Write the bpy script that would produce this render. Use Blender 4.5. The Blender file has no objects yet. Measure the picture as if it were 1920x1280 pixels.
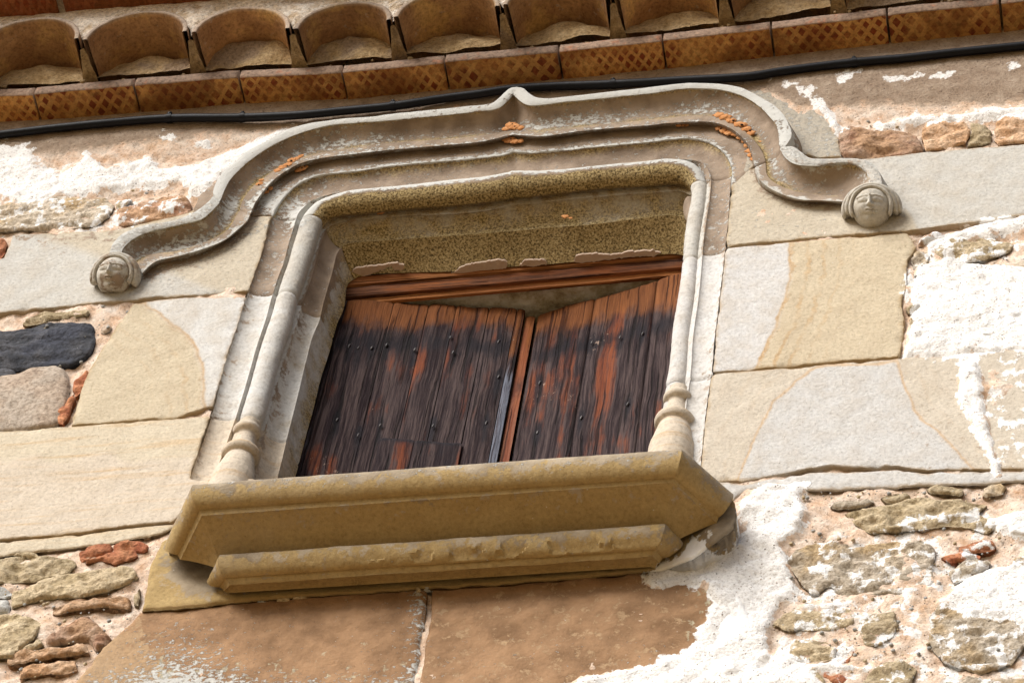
import bpy, math, random
import numpy as np
from mathutils import Vector, Matrix
from mathutils.geometry import delaunay_2d_cdt

random.seed(7)
rng = np.random.default_rng(7)
scene = bpy.context.scene
COL = scene.collection
R_ = math.radians

# ---------------------------------------------------------------- camera
def nrm(v):
    return v / np.linalg.norm(v)
F_PX = 6235.0                       # focal length in photo pixels (1920 wide)
DIST = F_PX / 620.0                 # metres from the camera to the wall
_X = nrm(np.array([33960, 2683, 6235.0]))
_Z = np.array([810, 4240, -6235.0]); _Z = nrm(_Z - _X * _Z.dot(_X))
_Y = np.cross(_Z, _X)
RT = np.array([_X, _Y, _Z])         # rows: world axes seen from the camera
CAM = RT[:, 2] * DIST
cam_d = bpy.data.cameras.new("camera")
cam = bpy.data.objects.new("camera", cam_d); COL.objects.link(cam)
cam_d.sensor_width = 36.0
cam_d.lens = 36.0 * F_PX / 1920.0
cam_d.clip_start = 0.1; cam_d.clip_end = 500.0
cam.matrix_world = Matrix.Translation(Vector(CAM)) @ Matrix(RT.tolist()).to_4x4()
scene.camera = cam

# ---------------------------------------------------------------- light
SUN_EL, SUN_AZ = R_(40), R_(-38)    # azimuth measured from straight in front of the wall, to the left
world = bpy.data.worlds.new("World"); scene.world = world
world.use_nodes = True
wn = world.node_tree
for n in list(wn.nodes): wn.nodes.remove(n)
sky = wn.nodes.new("ShaderNodeTexSky"); sky.sky_type = 'NISHITA'
sky.sun_disc = False
sky.sun_elevation = SUN_EL
sky.sun_rotation = math.pi + SUN_AZ * -1
sky.air_density = 1.0; sky.dust_density = 3.0; sky.ozone_density = 1.0
bg = wn.nodes.new("ShaderNodeBackground"); bg.inputs[1].default_value = 0.072
out = wn.nodes.new("ShaderNodeOutputWorld")
wn.links.new(sky.outputs[0], bg.inputs[0]); wn.links.new(bg.outputs[0], out.inputs[0])
sd = bpy.data.lights.new("sun", 'SUN'); sd.energy = 3.3; sd.angle = R_(36); sd.color = (1.0, 0.98, 0.95)
sun = bpy.data.objects.new("sun", sd); COL.objects.link(sun)
sdir = Vector((math.sin(SUN_AZ) * math.cos(SUN_EL), -math.cos(SUN_AZ) * math.cos(SUN_EL), math.sin(SUN_EL)))
sun.rotation_euler = sdir.to_track_quat('Z', 'Y').to_euler()
sun.location = sdir * 20
scene.view_settings.view_transform = 'Standard'
scene.view_settings.look = 'None'
scene.view_settings.exposure = 0.66
scene.view_settings.gamma = 1.0
scene.view_settings.use_curve_mapping = False

# ---------------------------------------------------------------- geometry helpers
def P(u, v, y=0.0):
    """photo pixel(s) -> point(s) on the plane y (vectorised)"""
    u = np.asarray(u, float); v = np.asarray(v, float); y = np.broadcast_to(np.asarray(y, float), u.shape)
    d = np.stack([u - 960, 640 - v, np.full(u.shape, -F_PX)], -1) @ RT.T
    t = (y - CAM[1]) / d[..., 1]
    return CAM + d * t[..., None]

def Pz(u, v, z):
    d = RT @ np.array([u - 960, 640 - v, -F_PX]); t = (z - CAM[2]) / d[2]
    return CAM + d * t

def PX(p):
    """world points -> photo pixels"""
    q = (np.asarray(p, float) - CAM) @ RT
    return np.stack([960 + F_PX * q[..., 0] / -q[..., 2], 640 - F_PX * q[..., 1] / -q[..., 2]], -1)

def _hash(ix, iy, iz, seed):
    h = (ix.astype(np.int64) * 374761393 + iy.astype(np.int64) * 668265263 + iz.astype(np.int64) * 2147483647 + seed * 1274126177) & 0xffffffff
    h = ((h ^ (h >> 13)) * 1274126177) & 0xffffffff
    h = (h ^ (h >> 16)) & 0xffff
    return h / 65535.0

def vnoise(p, scale, seed=0):
    q = p * scale
    i = np.floor(q); f = q - i; f = f * f * (3 - 2 * f)
    r = 0
    for a in (0, 1):
        for b in (0, 1):
            for c in (0, 1):
                w = (f[:, 0] if a else 1 - f[:, 0]) * (f[:, 1] if b else 1 - f[:, 1]) * (f[:, 2] if c else 1 - f[:, 2])
                r = r + w * _hash(i[:, 0] + a, i[:, 1] + b, i[:, 2] + c, seed)
    return r * 2 - 1

def fbm(p, scale, octv=3, seed=0, gain=0.5):
    p = np.asarray(p, float)
    s = 0; a = 1; t = 0
    for k in range(octv):
        s = s + a * vnoise(p, scale * 2 ** k, seed + k * 17); t += a; a *= gain
    return s / t

def crom(pts, n=8, closed=False):
    pts = np.asarray(pts, float)
    if len(pts) < 3 and not closed:
        t = np.linspace(0, 1, n * 4)[:, None]
        return pts[0] * (1 - t) + pts[1] * t
    if closed:
        q = np.vstack([pts[-1:], pts, pts[:2]])
    else:
        q = np.vstack([2 * pts[0] - pts[1], pts, 2 * pts[-1] - pts[-2]])
    out = []
    for i in range(len(q) - 3):
        a, b, c, d = q[i], q[i + 1], q[i + 2], q[i + 3]
        t = np.linspace(0, 1, n, endpoint=False)[:, None]
        out.append(0.5 * ((2 * b) + (c - a) * t + (2 * a - 5 * b + 4 * c - d) * t ** 2 + (3 * b - a - 3 * c + d) * t ** 3))
    r = np.vstack(out)
    if not closed: r = np.vstack([r, pts[-1:]])
    return r

def resamp(p, n):
    d = np.r_[0, np.cumsum(np.linalg.norm(np.diff(p, axis=0), axis=1))]
    t = np.linspace(0, d[-1], n)
    return np.stack([np.interp(t, d, p[:, k]) for k in range(p.shape[1])], 1)

def sdf(pt, poly):
    """signed distance (positive inside) of 2-D points to a polygon"""
    poly = np.asarray(poly, float)
    d = np.full(len(pt), 1e18); ins = np.zeros(len(pt), bool)
    x, y = pt[:, 0], pt[:, 1]
    n = len(poly)
    for i in range(n):
        a = poly[i]; b = poly[(i + 1) % n]; e = b - a
        w = pt - a
        t = np.clip((w @ e) / max(e @ e, 1e-12), 0, 1)
        q = w - t[:, None] * e
        d = np.minimum(d, (q ** 2).sum(1))
        c = (a[1] > y) != (b[1] > y)
        if abs(b[1] - a[1]) > 1e-12:
            ins ^= c & (x < (b[0] - a[0]) * (y - a[1]) / (b[1] - a[1]) + a[0])
    d = np.sqrt(d)
    return np.where(ins, d, -d)

def dline(pt, line):
    line = np.asarray(line, float); d = np.full(len(pt), 1e18)
    for i in range(len(line) - 1):
        a = line[i]; e = line[i + 1] - a; w = pt - a
        t = np.clip((w @ e) / max(e @ e, 1e-12), 0, 1)
        d = np.minimum(d, ((w - t[:, None] * e) ** 2).sum(1))
    return np.sqrt(d)

# white wash: outlines in photo pixels, turned into a soft distance on the wall's own points
WHITE = [
    [(1395,935),(1440,905),(1530,902),(1500,925),(1515,960),(1500,1000),(1470,1020),(1480,1060),(1500,1100),(1460,1130),(1440,1180),(1450,1230),(1400,1270),(1400,1300),(1180,1300),(1050,1278),(1120,1262),(1230,1240),(1290,1212),(1310,1180),(1335,1130),(1320,1105),(1280,1100),(1230,1112),(1205,1097),(1210,1075),(1250,1050),(1300,1010),(1335,1000),(1330,1032),(1375,1020),(1400,985),(1378,960)],
    [(1712,500),(1780,480),(1985,505),(1985,655),(1690,671),(1700,640),(1706,590)],
    [(1700,495),(1713,500),(1704,560),(1692,582),(1695,540)],
    [(1797,660),(1832,660),(1852,780),(1872,860),(1882,895),(1866,895),(1822,800),(1795,752)],
    [(0,272),(66,278),(70,310),(110,322),(150,300),(160,280),(200,312),(280,290),(300,312),(360,305),(420,282),(500,252),(562,230),(540,247),(480,300),(420,330),(385,365),(330,345),(250,352),(130,368),(60,385),(0,375),(-60,380),(-60,280)],
    [(1440,146),(1480,154),(1530,176),(1552,196),(1575,235),(1600,235),(1568,248),(1540,215),(1500,178)],
    [(1640,232),(1720,215),(1790,214),(1850,203),(1985,196),(1985,212),(1800,228),(1640,242)],
    [(1652,150),(1700,147),(1730,150),(1700,158),(1655,158)], [(1740,143),(1785,142),(1780,150),(1745,152)],
    [(1570,152),(1615,136),(1612,142),(1575,160)], [(1895,120),(1912,118),(1908,132),(1893,130)],
    [(1725,448),(1800,425),(1870,404),(1985,398),(1985,430),(1900,436),(1800,450),(1740,470)],
    [(1500,1128),(1590,1128),(1560,1150),(1500,1145)], [(1845,965),(1985,940),(1985,1010),(1900,1008),(1850,985)],
    [(1750,1130),(1830,1060),(1985,1040),(1985,1180),(1900,1170),(1800,1150)],
    [(300,258),(330,255),(325,262),(303,263)], [(362,262),(392,262),(388,272),(365,270)],
    [(1460,1200),(1420,1260),(1500,1300),(1560,1300),(1530,1262),(1640,1250),(1560,1240),(1500,1235)],
    [(1100,1268),(1400,1238),(1600,1290),(1000,1300)],
]
# streaky half-worn wash (thin)
WHITE2 = [[(1852,668),(1985,648),(1985,905),(1895,897),(1870,850)], [(1720,475),(1985,440),(1985,700),(1690,672)],
          [(1700,1080),(1985,1000),(1985,1300),(1440,1300),(1460,1180),(1600,1120)],
          [(-60,388),(60,378),(200,376),(360,366),(356,402),(200,420),(-60,432)], [(1560,1000),(1985,930),(1985,1040),(1780,1120),(1480,1130)]]

def white_at(px):
    w = np.full(len(px), -200.0)
    for poly in WHITE: w = np.maximum(w, sdf(px, poly))
    for poly in WHITE2: w = np.maximum(w, np.minimum(sdf(px, poly), 0) * 0.5 - 2.5)
    return np.clip(w, -60, 30) / 10.0

# ---------------------------------------------------------------- object helpers
def thing(name, label, cat, loc, group=None):
    o = bpy.data.objects.new(name, None); COL.objects.link(o)
    o.empty_display_size = 0.1
    o.location = loc; o['label'] = label; o['category'] = cat
    if group: o['group'] = group
    return o

def wloc(o):
    v = Vector((0, 0, 0))
    while o is not None:
        v += o.location; o = o.parent
    return v

def mesh(name, V, Fc, mat, parent=None, attrs=None, smooth=True, label=None, kind=None, center=True, sharp=0):
    V = np.asarray(V, float)
    c = V.mean(0) if center else np.zeros(3)
    me = bpy.data.meshes.new(name)
    if isinstance(Fc, np.ndarray) and Fc.ndim == 2:
        k = Fc.shape[1]
        me.vertices.add(len(V)); me.vertices.foreach_set("co", (V - c).astype(np.float32).ravel())
        me.loops.add(Fc.size); me.loops.foreach_set("vertex_index", Fc.astype(np.int32).ravel())
        me.polygons.add(len(Fc)); me.polygons.foreach_set("loop_start", np.arange(0, Fc.size, k, dtype=np.int32))
        me.update(calc_edges=True); me.validate()
    else:
        me.from_pydata((V - c).tolist(), [], [list(map(int, f)) for f in Fc])
    if smooth: me.polygons.foreach_set("use_smooth", [True] * len(me.polygons))
    if smooth and sharp: me.set_sharp_from_angle(angle=R_(sharp))
    if attrs:
        for k, a in attrs.items():
            at = me.attributes.new(k, 'FLOAT', 'POINT')
            at.data.foreach_set("value", np.broadcast_to(np.asarray(a, np.float32), (len(V),)).copy())
    me.materials.append(mat)
    o = bpy.data.objects.new(name, me); COL.objects.link(o)
    if parent is not None:
        o.parent = parent
        o.location = Vector(c) - wloc(parent)
    else:
        o.location = c
    if label: o['label'] = label
    if kind: o['kind'] = kind
    return o

def grid_faces(nr, nc, wrap=False):
    r = np.arange(nr - 1)[:, None]; c = np.arange(nc if wrap else nc - 1)[None, :]
    a = r * nc + c; b = r * nc + (c + 1) % nc
    return np.stack([a, b, b + nc, a + nc], -1).reshape(-1, 4)

def join(parts):
    """join (V, F, attrs) tuples"""
    Vs, Fs, A = [], [], {}
    off = 0
    keys = set(k for p in parts for k in p[2])
    for V, Fc, at in parts:
        Vs.append(V); Fs += [[i + off for i in f] for f in (Fc.tolist() if isinstance(Fc, np.ndarray) else Fc)]
        for k in keys: A.setdefault(k, []).append(np.broadcast_to(np.asarray(at.get(k, 0.0), float), (len(V),)))
        off += len(V)
    return np.vstack(Vs), Fs, {k: np.concatenate(a) for k, a in A.items()}

def loft(rails, bulges, subs, attrs, noise=0.0015, seed=0, ends=(True, True), groove=0.004, over=None):
    """rails: list of (N,3); bulges/subs per strip; attrs: dict name -> value per rail. Returns V,F,A"""
    N = len(rails[0]); rows = []; A = {k: [] for k in attrs}
    for i in range(len(rails) - 1):
        a, b = rails[i], rails[i + 1]
        m = subs[i]
        tang = np.gradient((a + b) / 2, axis=0)
        ac = b - a
        n = np.cross(tang, ac); n /= np.linalg.norm(n, axis=1)[:, None] + 1e-12
        tc = CAM - (a + b) / 2
        s = np.sign((n * tc).sum(1)); s[s == 0] = 1
        s[:] = 1 if s.mean() > 0 else -1
        n = n * s[:, None]
        w = np.linalg.norm(ac, axis=1)[:, None]
        for j in range(m + (1 if i == len(rails) - 2 else 0)):
            t = j / m
            # round profile: spread the samples by angle
            tt = 0.5 - 0.5 * math.cos(math.pi * t) if abs(bulges[i]) > 0.05 else t
            rows.append(a + ac * tt + n * w * bulges[i] * math.sin(math.pi * t))
            for k in attrs:
                v_ = attrs[k][i] * (1 - t) + attrs[k][i + 1] * t
                if over and (i, k) in over: v_ = over[(i, k)](t)
                A[k].append(np.full(N, v_))
    V = np.array(rows)                                   # rows, N, 3
    nr = len(rows)
    du = np.gradient(V, axis=1); dv = np.gradient(V, axis=0)
    nn = np.cross(du, dv); nn /= np.linalg.norm(nn, axis=2)[..., None] + 1e-12
    nn *= np.where((nn * (CAM - V)).sum(2).mean() > 0, 1, -1)
    flat = V.reshape(-1, 3)
    d = fbm(flat, 9, 3, seed) * noise * 1.6 + fbm(flat, 60, 2, seed + 5) * noise * 0.6
    d = d.reshape(nr, N)
    if ends[0]: d[:, 0] -= groove; d[:, 1] -= groove * 0.35
    if ends[1]: d[:, -1] -= groove; d[:, -2] -= groove * 0.35
    V = V + nn * d[..., None]
    return V.reshape(-1, 3), grid_faces(nr, N), {k: np.concatenate(a) for k, a in A.items()}

def slab(name, poly, y, mat, parent, r=0.0045, depth=0.06, res=0.011, wob=0.005, relief=0.0015, dome=0.0, rough=0.0,
         attrs=None, seed=0, label=None, smooth_px=True, gap=0.0015, make=True, rsc=1.0, step=0.009, polyc=None):
    """a stone: outline in photo pixels lying on the plane y, its own rounded edge, relief and thickness"""
    poly = np.asarray(poly, float)
    yf = y if callable(y) else (lambda u, v: np.full(np.shape(u), y))
    W = P(poly[:, 0], poly[:, 1], yf(poly[:, 0], poly[:, 1]))
    w2 = W[:, [0, 2]]
    if smooth_px: w2 = crom(w2, 6, True)
    per = np.linalg.norm(np.diff(np.vstack([w2, w2[:1]]), axis=0), axis=1).sum()
    n = max(12, int(per / step))
    b = resamp(np.vstack([w2, w2[:1]]), n + 1)[:-1]
    area = 0.5 * np.sum(b[:, 0] * np.roll(b[:, 1], -1) - np.roll(b[:, 0], -1) * b[:, 1])
    if area < 0: b = b[::-1]
    t = np.roll(b, -1, 0) - np.roll(b, 1, 0); t /= np.linalg.norm(t, axis=1)[:, None] + 1e-12
    nin = np.stack([-t[:, 1], t[:, 0]], 1)
    b3 = np.stack([b[:, 0], np.zeros(n), b[:, 1]], 1)
    j = fbm(b3 + seed * 3.1, 14, 3, seed) * wob + fbm(b3 + seed, 70, 2, seed + 3) * wob * 0.5
    b = b + nin * (gap + j)[:, None]
    pts = [b]
    for k in (0.35, 1.0):
        q = b + nin * (r * k)
        ds = sdf(q, b); pts.append(q[ds > r * k * 0.75])
    mn, mx = b.min(0), b.max(0)
    gx = np.arange(mn[0], mx[0], res); gz = np.arange(mn[1], mx[1], res)
    g = np.stack(np.meshgrid(gx, gz), -1).reshape(-1, 2)
    g = g + rng.uniform(-0.3, 0.3, g.shape) * res
    g = g[sdf(g, b) > r * 1.0 + res * 0.45]
    pts.append(g)
    Q = np.vstack(pts)
    ed = [(i, (i + 1) % n) for i in range(n)]
    vo, eo, fo, ov, oe, of = delaunay_2d_cdt([Vector(q) for q in Q.tolist()], ed, [], 1, 1e-6)
    Q = np.array([list(v) for v in vo])
    ds = np.maximum(sdf(Q, b), 0)
    q3 = np.stack([Q[:, 0], np.zeros(len(Q)), Q[:, 1]], 1)
    # plane depth for each point: yf is given in pixels, so look up with the point's pixel on y~base
    px = PX(np.stack([Q[:, 0], np.full(len(Q), W[:, 1].mean()), Q[:, 1]], 1))
    y0 = yf(px[:, 0], px[:, 1])
    rr = np.clip(ds / r, 0, 1)
    h = -r * (1 - np.sqrt(np.clip(1 - (1 - rr) ** 2, 0, 1)))
    md = max(ds.max(), 1e-4)
    h = h + dome * np.sqrt(np.clip(ds / md, 0, 1)) + fbm(q3 + seed * 1.7, 5 * rsc, 3, seed) * relief * 2 * rr + fbm(q3 + seed, 30 * rsc, 3, seed + 9) * relief * rr
    h = h - 0.016 * np.clip(fbm(q3 + seed * 0.9, 19, 3, seed + 31) - 0.12, 0, 1) * np.exp(-ds / 0.018)
    if rough: h = h + (0.32 - np.abs(fbm(q3 * [0.6, 1, 1.5] + seed * 2.3, 15 * rsc, 4, seed + 4, 0.6)) * 1.6) * rough * rr
    V = np.stack([Q[:, 0], y0 - h, Q[:, 1]], 1)
    faces = [list(f) for f in fo]
    if sum(1 for f in faces[:40] if _ny(V, f) > 0) > min(len(faces), 40) / 2: faces = [f[::-1] for f in faces]
    # skirt
    idx = [None] * n
    lut = {}
    for i, o_ in enumerate(ov):
        for q in o_:
            if q < n: idx[q] = i
    base = len(V)
    ok = all(i is not None for i in idx)
    if ok:
        bb = V[idx].copy(); bb[:, 1] += depth
        V = np.vstack([V, bb])
        for i in range(n):
            k = (i + 1) % n
            faces.append([idx[i], idx[k], base + k, base + i])
    px = PX(V)
    A = {'white': white_at(px), 'rim': np.r_[np.exp(-ds / 0.016), np.ones(len(V) - len(ds))]}
    if attrs:
        for k, f in attrs.items(): A[k] = f(px) if callable(f) else f
    if not make: return V, faces, A
    return mesh(name, V, faces, mat, parent, A, label=label)

def _ny(V, f):
    a, b, c = V[f[0]], V[f[1]], V[f[2]]
    return np.cross(b - a, c - a)[1]

# ---------------------------------------------------------------- material helpers
class NT:
    def __init__(s, name):
        s.m = bpy.data.materials.new(name); s.m.use_nodes = True
        s.t = s.m.node_tree
        for n in list(s.t.nodes): s.t.nodes.remove(n)
        s.out = s.n('OutputMaterial'); s.b = s.n('BsdfPrincipled')
        s.l(s.b.outputs[0], s.out.inputs[0])
        s.pos = s.n('NewGeometry').outputs['Position']
    def n(s, k): return s.t.nodes.new('ShaderNode' + k)
    def l(s, a, b): s.t.links.new(a, b)
    def put(s, sock, v):
        if isinstance(v, bpy.types.NodeSocket): s.l(v, sock)
        elif isinstance(v, tuple) and len(v) == 3 and sock.type == 'RGBA': sock.default_value = (*v, 1)
        else: sock.default_value = v
    def math(s, op, a, b=0.0, c=None, clamp=False):
        n = s.n('Math'); n.operation = op; n.use_clamp = clamp
        s.put(n.inputs[0], a); s.put(n.inputs[1], b)
        if c is not None: s.put(n.inputs[2], c)
        return n.outputs[0]
    def mix(s, f, a, b, mode='MIX'):
        n = s.n('MixRGB'); n.blend_type = mode
        s.put(n.inputs[0], f); s.put(n.inputs[1], a); s.put(n.inputs[2], b)
        return n.outputs[0]
    def noise(s, scale, detail=4, vec=None, rough=0.55, dist=0.0):
        n = s.n('TexNoise'); n.inputs['Scale'].default_value = scale; n.inputs['Detail'].default_value = detail
        n.inputs['Roughness'].default_value = rough; n.inputs['Distortion'].default_value = dist
        s.l(vec if vec is not None else s.pos, n.inputs['Vector'])
        return n.outputs[0]
    def voro(s, scale, vec=None, feature='F1', rnd=1.0):
        n = s.n('TexVoronoi'); n.feature = feature; n.inputs['Scale'].default_value = scale; n.inputs['Randomness'].default_value = rnd
        s.l(vec if vec is not None else s.pos, n.inputs['Vector'])
        return n
    def map(s, sc=(1, 1, 1), rot=(0, 0, 0), vec=None, loc=(0, 0, 0)):
        n = s.n('Mapping'); n.inputs['Scale'].default_value = sc; n.inputs['Rotation'].default_value = rot; n.inputs['Location'].default_value = loc
        s.l(vec if vec is not None else s.pos, n.inputs[0]); return n.outputs[0]
    def attr(s, name):
        n = s.n('Attribute'); n.attribute_name = name; return n.outputs['Fac']
    def obj_rand(s):
        return s.n('ObjectInfo').outputs['Random']
    def step(s, v, lo, hi):
        n = s.n('MapRange'); n.interpolation_type = 'SMOOTHSTEP'; n.clamp = True
        s.put(n.inputs['Value'], v); s.put(n.inputs['From Min'], lo); s.put(n.inputs['From Max'], hi)
        return n.outputs[0]
    def ramp(s, v, stops):
        n = s.n('ValToRGB'); e = n.color_ramp.elements
        while len(e) > 1: e.remove(e[-1])
        e[0].position = stops[0][0]; e[0].color = (*stops[0][1], 1)
        for p, c in stops[1:]:
            x = e.new(p); x.color = (*c, 1)
        s.put(n.inputs[0], v); return n.outputs[0]
    def bump(s, h, dist, strength=1.0, prev=None):
        n = s.n('Bump'); n.inputs['Distance'].default_value = dist; n.inputs['Strength'].default_value = strength
        s.l(h, n.inputs['Height'])
        if prev is not None: s.l(prev, n.inputs['Normal'])
        return n.outputs[0]
    def done(s, col, rough=0.9, nor=None, spec=0.25):
        s.put(s.b.inputs['Base Color'], col); s.put(s.b.inputs['Roughness'], rough)
        s.b.inputs['Specular IOR Level'].default_value = spec
        if nor is not None: s.l(nor, s.b.inputs['Normal'])
        return s.m

def white_layer(k, col, whitecol=(0.92, 0.91, 0.89)):
    """lime wash: ragged, brushed edge around the painted outline"""
    n1 = k.noise(17, 6, rough=0.58)
    br = k.noise(30, 4, vec=k.map((1.7, 1, 0.6), (0, R_(35), 0)), rough=0.7)
    w = k.math('MULTIPLY_ADD', k.math('SUBTRACT', n1, 0.5), 6.5, k.attr('white'))
    w = k.math('MULTIPLY_ADD', k.math('SUBTRACT', br, 0.5), 2.2, w)
    f = k.step(w, -0.15, 0.35)
    wear = k.step(k.noise(9, 6, rough=0.7), 0.22, 0.36)
    f2 = k.math('MULTIPLY', f, k.math('MULTIPLY_ADD', wear, 0.35, 0.65))
    return k.mix(f2, col, whitecol), f

def mat_stone(name, a, b, band=(0.46, 0.27, 0.11), bandn=0.0, pat=(0.265, 0.21, 0.16), streak=0.0, dark=0.0, basepat=0.0, bumpk=1.0):
    k = NT(name)
    nl = k.noise(2.2, 4); nm = k.noise(13, 5, rough=0.6); nf = k.noise(85, 5, rough=0.7); ng = k.noise(420, 3, rough=0.7)
    tone = k.attr('tone')
    tn = k.math('ADD', k.math('MULTIPLY_ADD', k.math('SUBTRACT', nl, 0.5), 0.5, tone), k.math('MULTIPLY', k.math('SUBTRACT', nm, 0.5), 0.16))
    col = k.mix(k.step(tn, -0.10, 0.08), a, b)
    # iron banding that follows the bedding curve of the stone
    sv = k.math('SINE', k.math('MULTIPLY', k.math('ADD', tn, k.math('MULTIPLY', nm, 0.22)), 21.0))
    bs = k.math('MULTIPLY', k.step(sv, 0.35, 1.0), k.math('MULTIPLY', k.step(tone, -1.6, -0.1), k.math('SUBTRACT', 1.0, k.step(tone, 0.0, 0.1))))
    line = k.math('SUBTRACT', 1.0, k.step(k.math('ABSOLUTE', tn), 0.0, 0.05))
    col = k.mix(k.math('MULTIPLY', k.math('MULTIPLY', bs, k.step(k.noise(8, 5, rough=0.7, vec=k.map(loc=(7, 7, 7))), 0.38, 0.62)), bandn), col, band)
    col = k.mix(k.math('MULTIPLY', line, min(1.0, 0.55 * (bandn > 0))), col, band)
    if streak:
        ns = k.noise(6, 6, vec=k.map((0.35, 1, 5.0), (0, R_(3), 0)), rough=0.65)
        col = k.mix(k.math('MULTIPLY', k.step(ns, 0.5, 0.68), streak), col, band)
    # weather mottling
    col = k.mix(k.math('MULTIPLY', k.step(nm, 0.35, 0.75), 0.35), col, (a[0] * 0.78, a[1] * 0.72, a[2] * 0.66))
    col = k.mix(0.5, col, k.mix(1.0, col, k.ramp(k.math('MULTIPLY_ADD', k.math('SUBTRACT', ng, 0.5), 0.35, nf), [(0.34, (0.52, 0.49, 0.45)), (0.44, (0.88, 0.87, 0.85)), (0.52, (1.0, 1.0, 1.0)), (0.66, (1.25, 1.24, 1.2))]), 'MULTIPLY'))
    # rusty, dirty staining that creeps in from the joints
    rm = k.step(k.math('MULTIPLY_ADD', k.math('SUBTRACT', k.noise(11, 6, rough=0.7), 0.5), 1.9, k.attr('rim')), 0.45, 1.05)
    col = k.mix(k.math('MULTIPLY', rm, 0.62), col, (0.36, 0.24, 0.11))
    st2 = k.step(k.noise(3.2, 6, rough=0.68, vec=k.map((1, 1, 0.45), loc=(4, 0, 9))), 0.52, 0.72)
    col = k.mix(k.math('MULTIPLY', st2, 0.32), col, (0.42, 0.33, 0.22))
    # brown patina with ragged edge
    pa = k.math('ADD', k.attr('pat'), basepat)
    pf = k.step(k.math('MULTIPLY_ADD', k.math('SUBTRACT', k.noise(26, 6, rough=0.7), 0.5), 1.5, pa), 0.42, 0.58)
    patc = k.mix(k.step(k.math('ADD', k.math('MULTIPLY', nm, 0.5), k.math('MULTIPLY', k.noise(4.5, 5, rough=0.65), 0.5)), 0.38, 0.62), (pat[0] * 0.85, pat[1] * 0.8, pat[2] * 0.75), (pat[0] * 1.45, pat[1] * 1.42, pat[2] * 1.4))
    col = k.mix(pf, col, patc)
    # pale flaking crust
    fl = k.math('ADD', k.math('MULTIPLY', k.math('SUBTRACT', k.noise(48, 6, rough=0.78, vec=k.map((1, 1, 1.5))), 0.5), 2.6), k.attr('flake'))
    ff = k.step(fl, 0.46, 0.56)
    col = k.mix(ff, col, k.mix(nm, (0.58, 0.57, 0.52), (0.52, 0.52, 0.5)))
    # golden / dark speckle: lichen crust on sheltered soffits, also laid in moulding hollows
    gn = k.noise(150, 4, rough=0.75)
    gold = k.ramp(gn, [(0.36, (0.07, 0.05, 0.02)), (0.45, (0.22, 0.155, 0.065)), (0.53, (0.46, 0.34, 0.15)), (0.66, (0.64, 0.51, 0.28))])
    gf = k.step(k.math('MULTIPLY_ADD', k.math('SUBTRACT', nm, 0.5), 1.0, k.attr('gold')), 0.25, 0.75)
    col = k.mix(gf, col, gold)
    # specks: tiny pits and white spots
    v = k.voro(120)
    pit = k.math('SUBTRACT', 1.0, k.step(k.math('ADD', v.outputs['Distance'], k.math('MULTIPLY', k.step(v.outputs['Color'], 0.0, 0.9), 0.9)), 0.12, 0.22))
    col = k.mix(k.math('MULTIPLY', pit, 0.55), col, (0.1, 0.075, 0.05))
    v2 = k.voro(75)
    sp = k.math('SUBTRACT', 1.0, k.step(k.math('ADD', v2.outputs['Distance'], k.math('MULTIPLY', k.step(v2.outputs['Color'], 0.0, 0.55), 1.2)), 0.14, 0.24))
    col = k.mix(k.math('MULTIPLY', sp, 0.5), col, (0.72, 0.7, 0.64))
    col, wf = white_layer(k, col)
    h = k.math('ADD', k.math('MULTIPLY', nf, 0.5), k.math('ADD', k.math('MULTIPLY', ng, 0.25), k.math('MULTIPLY', nm, 1.0)))
    h = k.math('ADD', h, k.math('MULTIPLY', ff, 0.35))
    h = k.math('ADD', h, k.math('MULTIPLY', k.math('MULTIPLY', gn, gf), 0.9))
    h = k.math('SUBTRACT', h, k.math('MULTIPLY', pit, 0.5))
    h = k.math('ADD', h, k.math('MULTIPLY', wf, 0.3))
    return k.done(col, 0.93, k.bump(h, 0.007 * bumpk, 0.85))

def mat_mortar(name):
    k = NT(name)
    nl = k.noise(3, 4); nm = k.noise(18, 6, rough=0.65); nf = k.noise(110, 5, rough=0.75)
    col = k.ramp(nm, [(0.28, (0.56, 0.34, 0.2)), (0.44, (0.74, 0.55, 0.41)), (0.58, (0.82, 0.68, 0.56)), (0.75, (0.88, 0.8, 0.71))])
    col = k.mix(k.math('MULTIPLY', k.step(nl, 0.5, 0.7), 0.3), col, (0.66, 0.42, 0.22))
    # smooth plaster zone
    pl = k.ramp(nm, [(0.25, (0.27, 0.19, 0.13)), (0.5, (0.36, 0.27, 0.195)), (0.75, (0.48, 0.38, 0.29))])
    pf = k.step(k.math('MULTIPLY_ADD', k.math('SUBTRACT', nm, 0.5), 0.8, k.attr('pat')), 0.4, 0.6)
    col = k.mix(pf, col, pl)
    col, wf = white_layer(k, col, (0.93, 0.91, 0.88))
    # sand grit
    v = k.voro(160); rc = k.n('SeparateColor'); k.l(v.outputs['Color'], rc.inputs[0])
    g = k.math('SUBTRACT', 1.0, k.step(k.math('ADD', v.outputs['Distance'], k.math('MULTIPLY', k.step(rc.outputs[0], 0.05, 0.14), 1.0)), 0.2, 0.45))
    col = k.mix(k.math('MULTIPLY', g, 0.85), col, k.mix(rc.outputs[1], (0.09, 0.07, 0.06), (0.4, 0.24, 0.15)))
    col = k.mix(0.6, col, k.mix(1.0, col, k.ramp(nf, [(0.35, (0.42, 0.37, 0.32)), (0.47, (0.95, 0.95, 0.95)), (0.66, (1.25, 1.25, 1.25))]), 'MULTIPLY'))
    h = k.math('ADD', k.math('MULTIPLY', nf, 0.8), k.math('MULTIPLY', nm, 1.0))
    h = k.math('SUBTRACT', h, k.math('MULTIPLY', g, -0.3))
    return k.done(col, 0.96, k.bump(h, 0.012, 0.8))

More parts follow.
